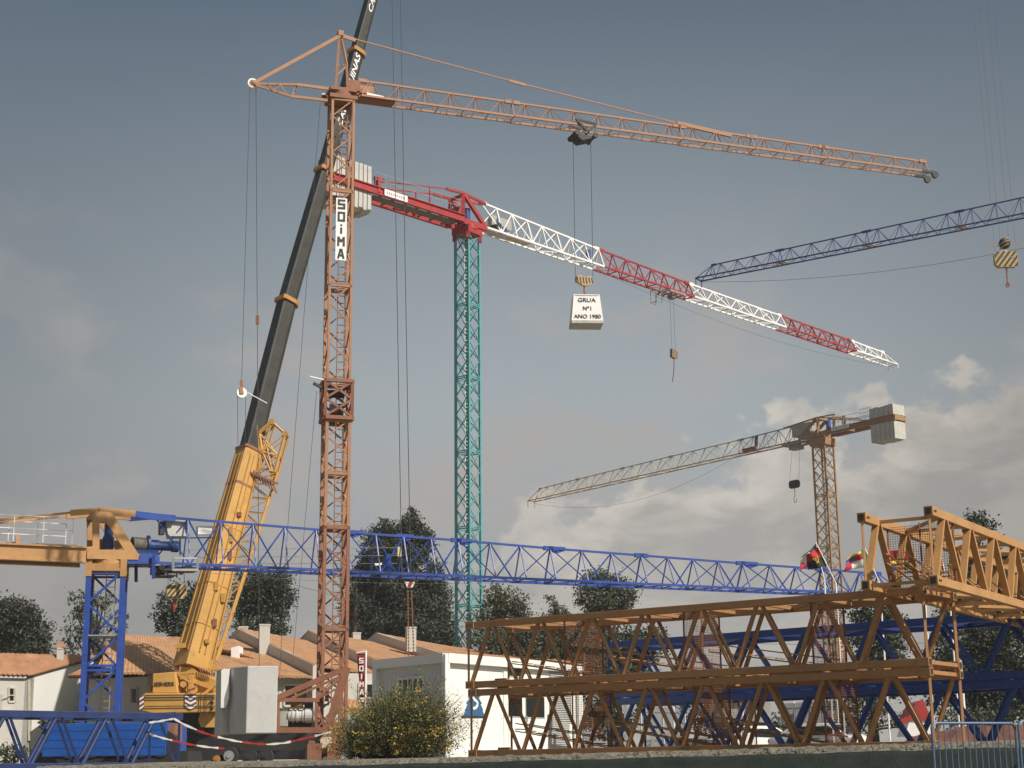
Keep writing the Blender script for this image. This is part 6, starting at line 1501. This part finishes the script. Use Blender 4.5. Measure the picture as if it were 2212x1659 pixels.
# ================================================================== things seen through the stacks
def fences():
    M_PF = mat('grey_palisade', (.20, .24, .26), .6)
    def fence(x0, x1, y0, y1, Y0, Y1, label, n):
        a, b = px(x0, y1, Y0), px(x1, y1, Y1); zt = (px(x0, y0, Y0).z+px(x1, y0, Y1).z)/2; a.z = b.z = Z0
        root = thing('palisade_fence', a, label, 'fence', 'palisade fences'); mb = MB()
        for i in range(n+1): p = lerp(a, b, i/n); mb.beam(p+UP*.5, Vector((p.x, p.y, zt)), .075, .02)
        mb.build('pale', M_PF, root); mb = MB(); d = (b-a).normalized()
        for z in (.62, .9): mb.beam(a+UP*((zt-Z0)*z)+Vector((0, .05, 0)), b+UP*((zt-Z0)*z)+Vector((0, .05, 0)), .05)
        mb.build('rail', M_PF, root)
        MB().beam(a+UP*.3, b+UP*.3, .2, .6).build('plinth', M_CONC, root)
        for i in range(5): p = lerp(a, b, i/4); MB().beam(p+Vector((0, .04, 0)), Vector((p.x, p.y+.04, zt+.05)), .1).build('post', M_WHITE, root)
    fence(1385, 1480, 1528, 1580, 80, 82, 'pale palisade fence low behind the left end of the blue stack', 34)
    fence(1578, 1662, 1521, 1590, 82, 80, 'tall grey palisade fence left of the white cars', 36)
    fence(1690, 1812, 1516, 1590, 80, 77, 'tall grey palisade fence behind the right white car', 50)
    w = thing('concrete_wall', px(1500, 1590, 85), 'low grey concrete wall behind the stacked sections', 'wall'); w.location.z = Z0
    a, b = px(1392, 1570, 86), px(1850, 1556, 84); a.z = b.z = Z0
    MB().beam(a+UP*.55, b+UP*.55, .25, 1.15).build('wall_body', M_CONC, w); MB().beam(a+UP*1.16, b+UP*1.16, .3, .07).build('coping', M_GREY, w)
fences()
def car(label, cx, Yc, yaw, ln=4.1):
    c = px(cx, 1600, Yc); c.z = Z0; root = thing('parked_car', c, label, 'car', 'white cars parked behind the stacks')
    d = Vector((cos(yaw), sin(yaw), 0)); s = Vector((-d.y, d.x, 0)); W_ = 1.68
    def P(x, z, y): return c+d*x+UP*z+s*y
    prof = [(-2.0, .28), (-2.03, .62), (-1.95, .88), (-1.55, .96), (-.95, 1.38), (-.6, 1.45), (.55, 1.45), (.9, 1.38), (1.75, .92), (2.0, .80), (2.05, .45), (2.0, .28)]
    vs = []; n = len(prof); rows = [(-1, .93, 0), (-.97, .99, 0), (-.0, 1.0, .01), (.97, .99, 0), (1, .93, 0)]
    for (ry, k, dz) in rows:
        for (x, z) in prof:
            tuck = 1 if z < .95 else lerp(1, .80, (z-.95)/.5); vs.append(P(x*k, z*1.0+dz if k > .95 else max(.3, z*.98), ry*W_/2*tuck))
    fs = [(i*n+j, i*n+(j+1) % n, (i+1)*n+(j+1) % n, (i+1)*n+j) for i in range(4) for j in range(n)] + [tuple(range(n)), tuple(range(5*n-1, 4*n-1, -1))]
    body = MB().add(vs, fs).build('body', mat('car_white', (.72, .72, .70), .3, var=.03), root, smooth=True); md = body.modifiers.new('b', 'BEVEL'); md.width = .03; md.segments = 2
    for sg in (-1, 1):
        k = W_/2*.90; MB().prism([P(-1.35, .98, sg*k), P(1.5, .96, sg*k), P(.85, 1.32, sg*k*.90), P(-.8, 1.34, sg*k*.90)], s*(sg*.045)).build('side_window', M_GLASS, root)
        for x in (-1.3, 1.3): w = MB().tube(P(x, .31, sg*W_*.40), P(x, .31, sg*W_*.51), .31, 20).build('wheel', M_RUBBER, root); MB().tube(P(x, .31, sg*W_*.505), P(x, .31, sg*W_*.52), .18, 14).build('rim', M_STEEL, w)
    MB().prism([P(-1.6, 1.0, -.6), P(-1.6, 1.0, .6), P(-1.02, 1.36, .52), P(-1.02, 1.36, -.52)], d*-.03+UP*.02).build('rear_window', M_GLASS, root)
    MB().prism([P(1.68, .99, -.62), P(1.68, .99, .62), P(1.0, 1.36, .52), P(1.0, 1.36, -.52)], d*.03+UP*.02).build('windscreen', M_GLASS, root)
    for sg in (-1, 1): MB().prism([P(-2.03, .7, sg*.75), P(-2.03, .7, sg*.55), P(-1.99, .86, sg*.55), P(-1.99, .86, sg*.75)], d*-.03).build('tail_light', M_RED, root)
car('white car parked low behind the blue sections, the left one', 1624, 71, .55); car('white car parked low behind the stacks, the right one with a rounded roof', 1770, 68, -.7)
def booth():
    Y = 64.0; g = lambda x, y, dy=0: px(x, y, Y+dy); b = g(1980, 1600); b.z = Z0
    root = thing('ticket_booth', b, 'small white booth with a red pitched top behind the right end of the ochre stack', 'booth')
    MB().prism([g(1955, 1590), g(1965, 1555), g(2006, 1555), g(2012, 1590)], (0, 1.4, 0)).build('body', M_WHITE, root)
    MB().prism([g(1958, 1556, -.05), g(1978, 1520, -.05), g(1995, 1512, -.05), g(2010, 1548, -.05), g(2008, 1558, -.05)], (0, 1.5, 0)).build('roof', M_RED, root)
    MB().prism([g(1946, 1553, -.2), g(1960, 1547, -.2), g(1962, 1562, -.2), g(1947, 1564, -.2)], (0, .05, 0)).build('red_board', M_RED, root)
    s = thing('name_sign', px(1385, 1500, 56), 'dark blue board with a white letter M seen between the sections', 'sign'); 
    q = lambda x, y: px(x, y, 56)
    MB().prism([q(1345, 1486), q(1412, 1480), q(1412, 1512), q(1345, 1512)], (0, .15, 0)).build('board', M_BLUED, s); text('M', q(1384, 1493)-Vector((0, .02, 0)), Vector((1, 0, 0)), UP, .24, M_WHITE, 'lettering', s, width=.22, bold=.03)
    for x in (1350, 1408): a = q(x, 1505); MB().beam(Vector((a.x, a.y, Z0)), a, .1).build('post', M_STEEL, s)
    # earth heap at far right
    R = random.Random(4); vs = []; nx, ny = 26, 8; c = px(2170, 1590, 42)
    for i in range(nx):
        for j in range(ny):
            u, v = i/(nx-1)*2-1, j/(ny-1)*2-1; h = max(0, (1-u*u)*(1-v*v))**.7*.75; vs.append((c.x+u*3.2, c.y+v*1.6, Z0-.05+h+R.uniform(-.04, .04)*(h > .05)))
    o = MB().add(vs, [(i*ny+j, (i+1)*ny+j, (i+1)*ny+j+1, i*ny+j+1) for i in range(nx-1) for j in range(ny-1)]).build('earth_heap', mat('red_earth', (.16, .06, .035), .95, var=.4, scale=2, bump=.6), smooth=False); tag(o, 'low heap of dark red earth behind the crowd barriers', 'earth heap')
    # overhead cable
    o = MB()
    for (p, q_, Y1, Y2) in (((420, 1200), (1000, 1357), 97, 106), ((990, 1352), (1420, 1385), 106, 112), ((2050, 1388), (1420, 1385), 90, 112)):
        a, b2 = px(*p, Y1), px(*q_, Y2); pts = [lerp(a, b2, i/14)-UP*(.5*4*(i/14)*(1-i/14)*.3) for i in range(15)]; o.path(pts, .012, 4)
    o = o.build('overhead_cable', M_ROPE); tag(o, 'thin sagging overhead cable crossing in front of the conifer', 'cable')
    # slim white mast behind the blue stack
    for x, y0, lab in ((2088, 1420, 'slim white mast behind the right end of the ochre stack'), (1606, 1520, 'slim white post between the blue sections and the left white car')):
        a = px(x, 1600, 56); t_ = px(x, y0, 56); m_ = MB().tube(Vector((a.x, a.y, Z0)), Vector((a.x, a.y, t_.z)), .05, 8).tube(Vector((a.x, a.y, Z0)), Vector((a.x, a.y, Z0+.12)), .12, 10).build('white_post', M_WHITE); tag(m_, lab, 'post')
booth()

def haze():
    """thin haze, added to lift the blacks and fade far things: one closed box of air round the whole scene"""
    bm = bmesh.new(); bmesh.ops.create_cube(bm, size=1.0)
    for v in bm.verts: v.co = Vector((v.co.x*1000, v.co.y*1000+350, -1.5+(v.co.z+.5)*72))
    me = bpy.data.meshes.new('haze'); bm.to_mesh(me); bm.free(); o = bpy.data.objects.new('haze', me); COL.objects.link(o)
    m = bpy.data.materials.new('haze_air'); m.use_nodes = True; nt = m.node_tree; nt.nodes.clear(); out = nt.nodes.new('ShaderNodeOutputMaterial'); v = nt.nodes.new('ShaderNodeVolumePrincipled')
    v.inputs['Color'].default_value = (.90, .93, .97, 1); v.inputs['Density'].default_value = 0.0003; nt.links.new(v.outputs[0], out.inputs['Volume'])
    me.materials.append(m); o['kind'] = 'stuff'; o['label'] = 'thin pale haze over the yard that also lifts the dark tones'
haze()
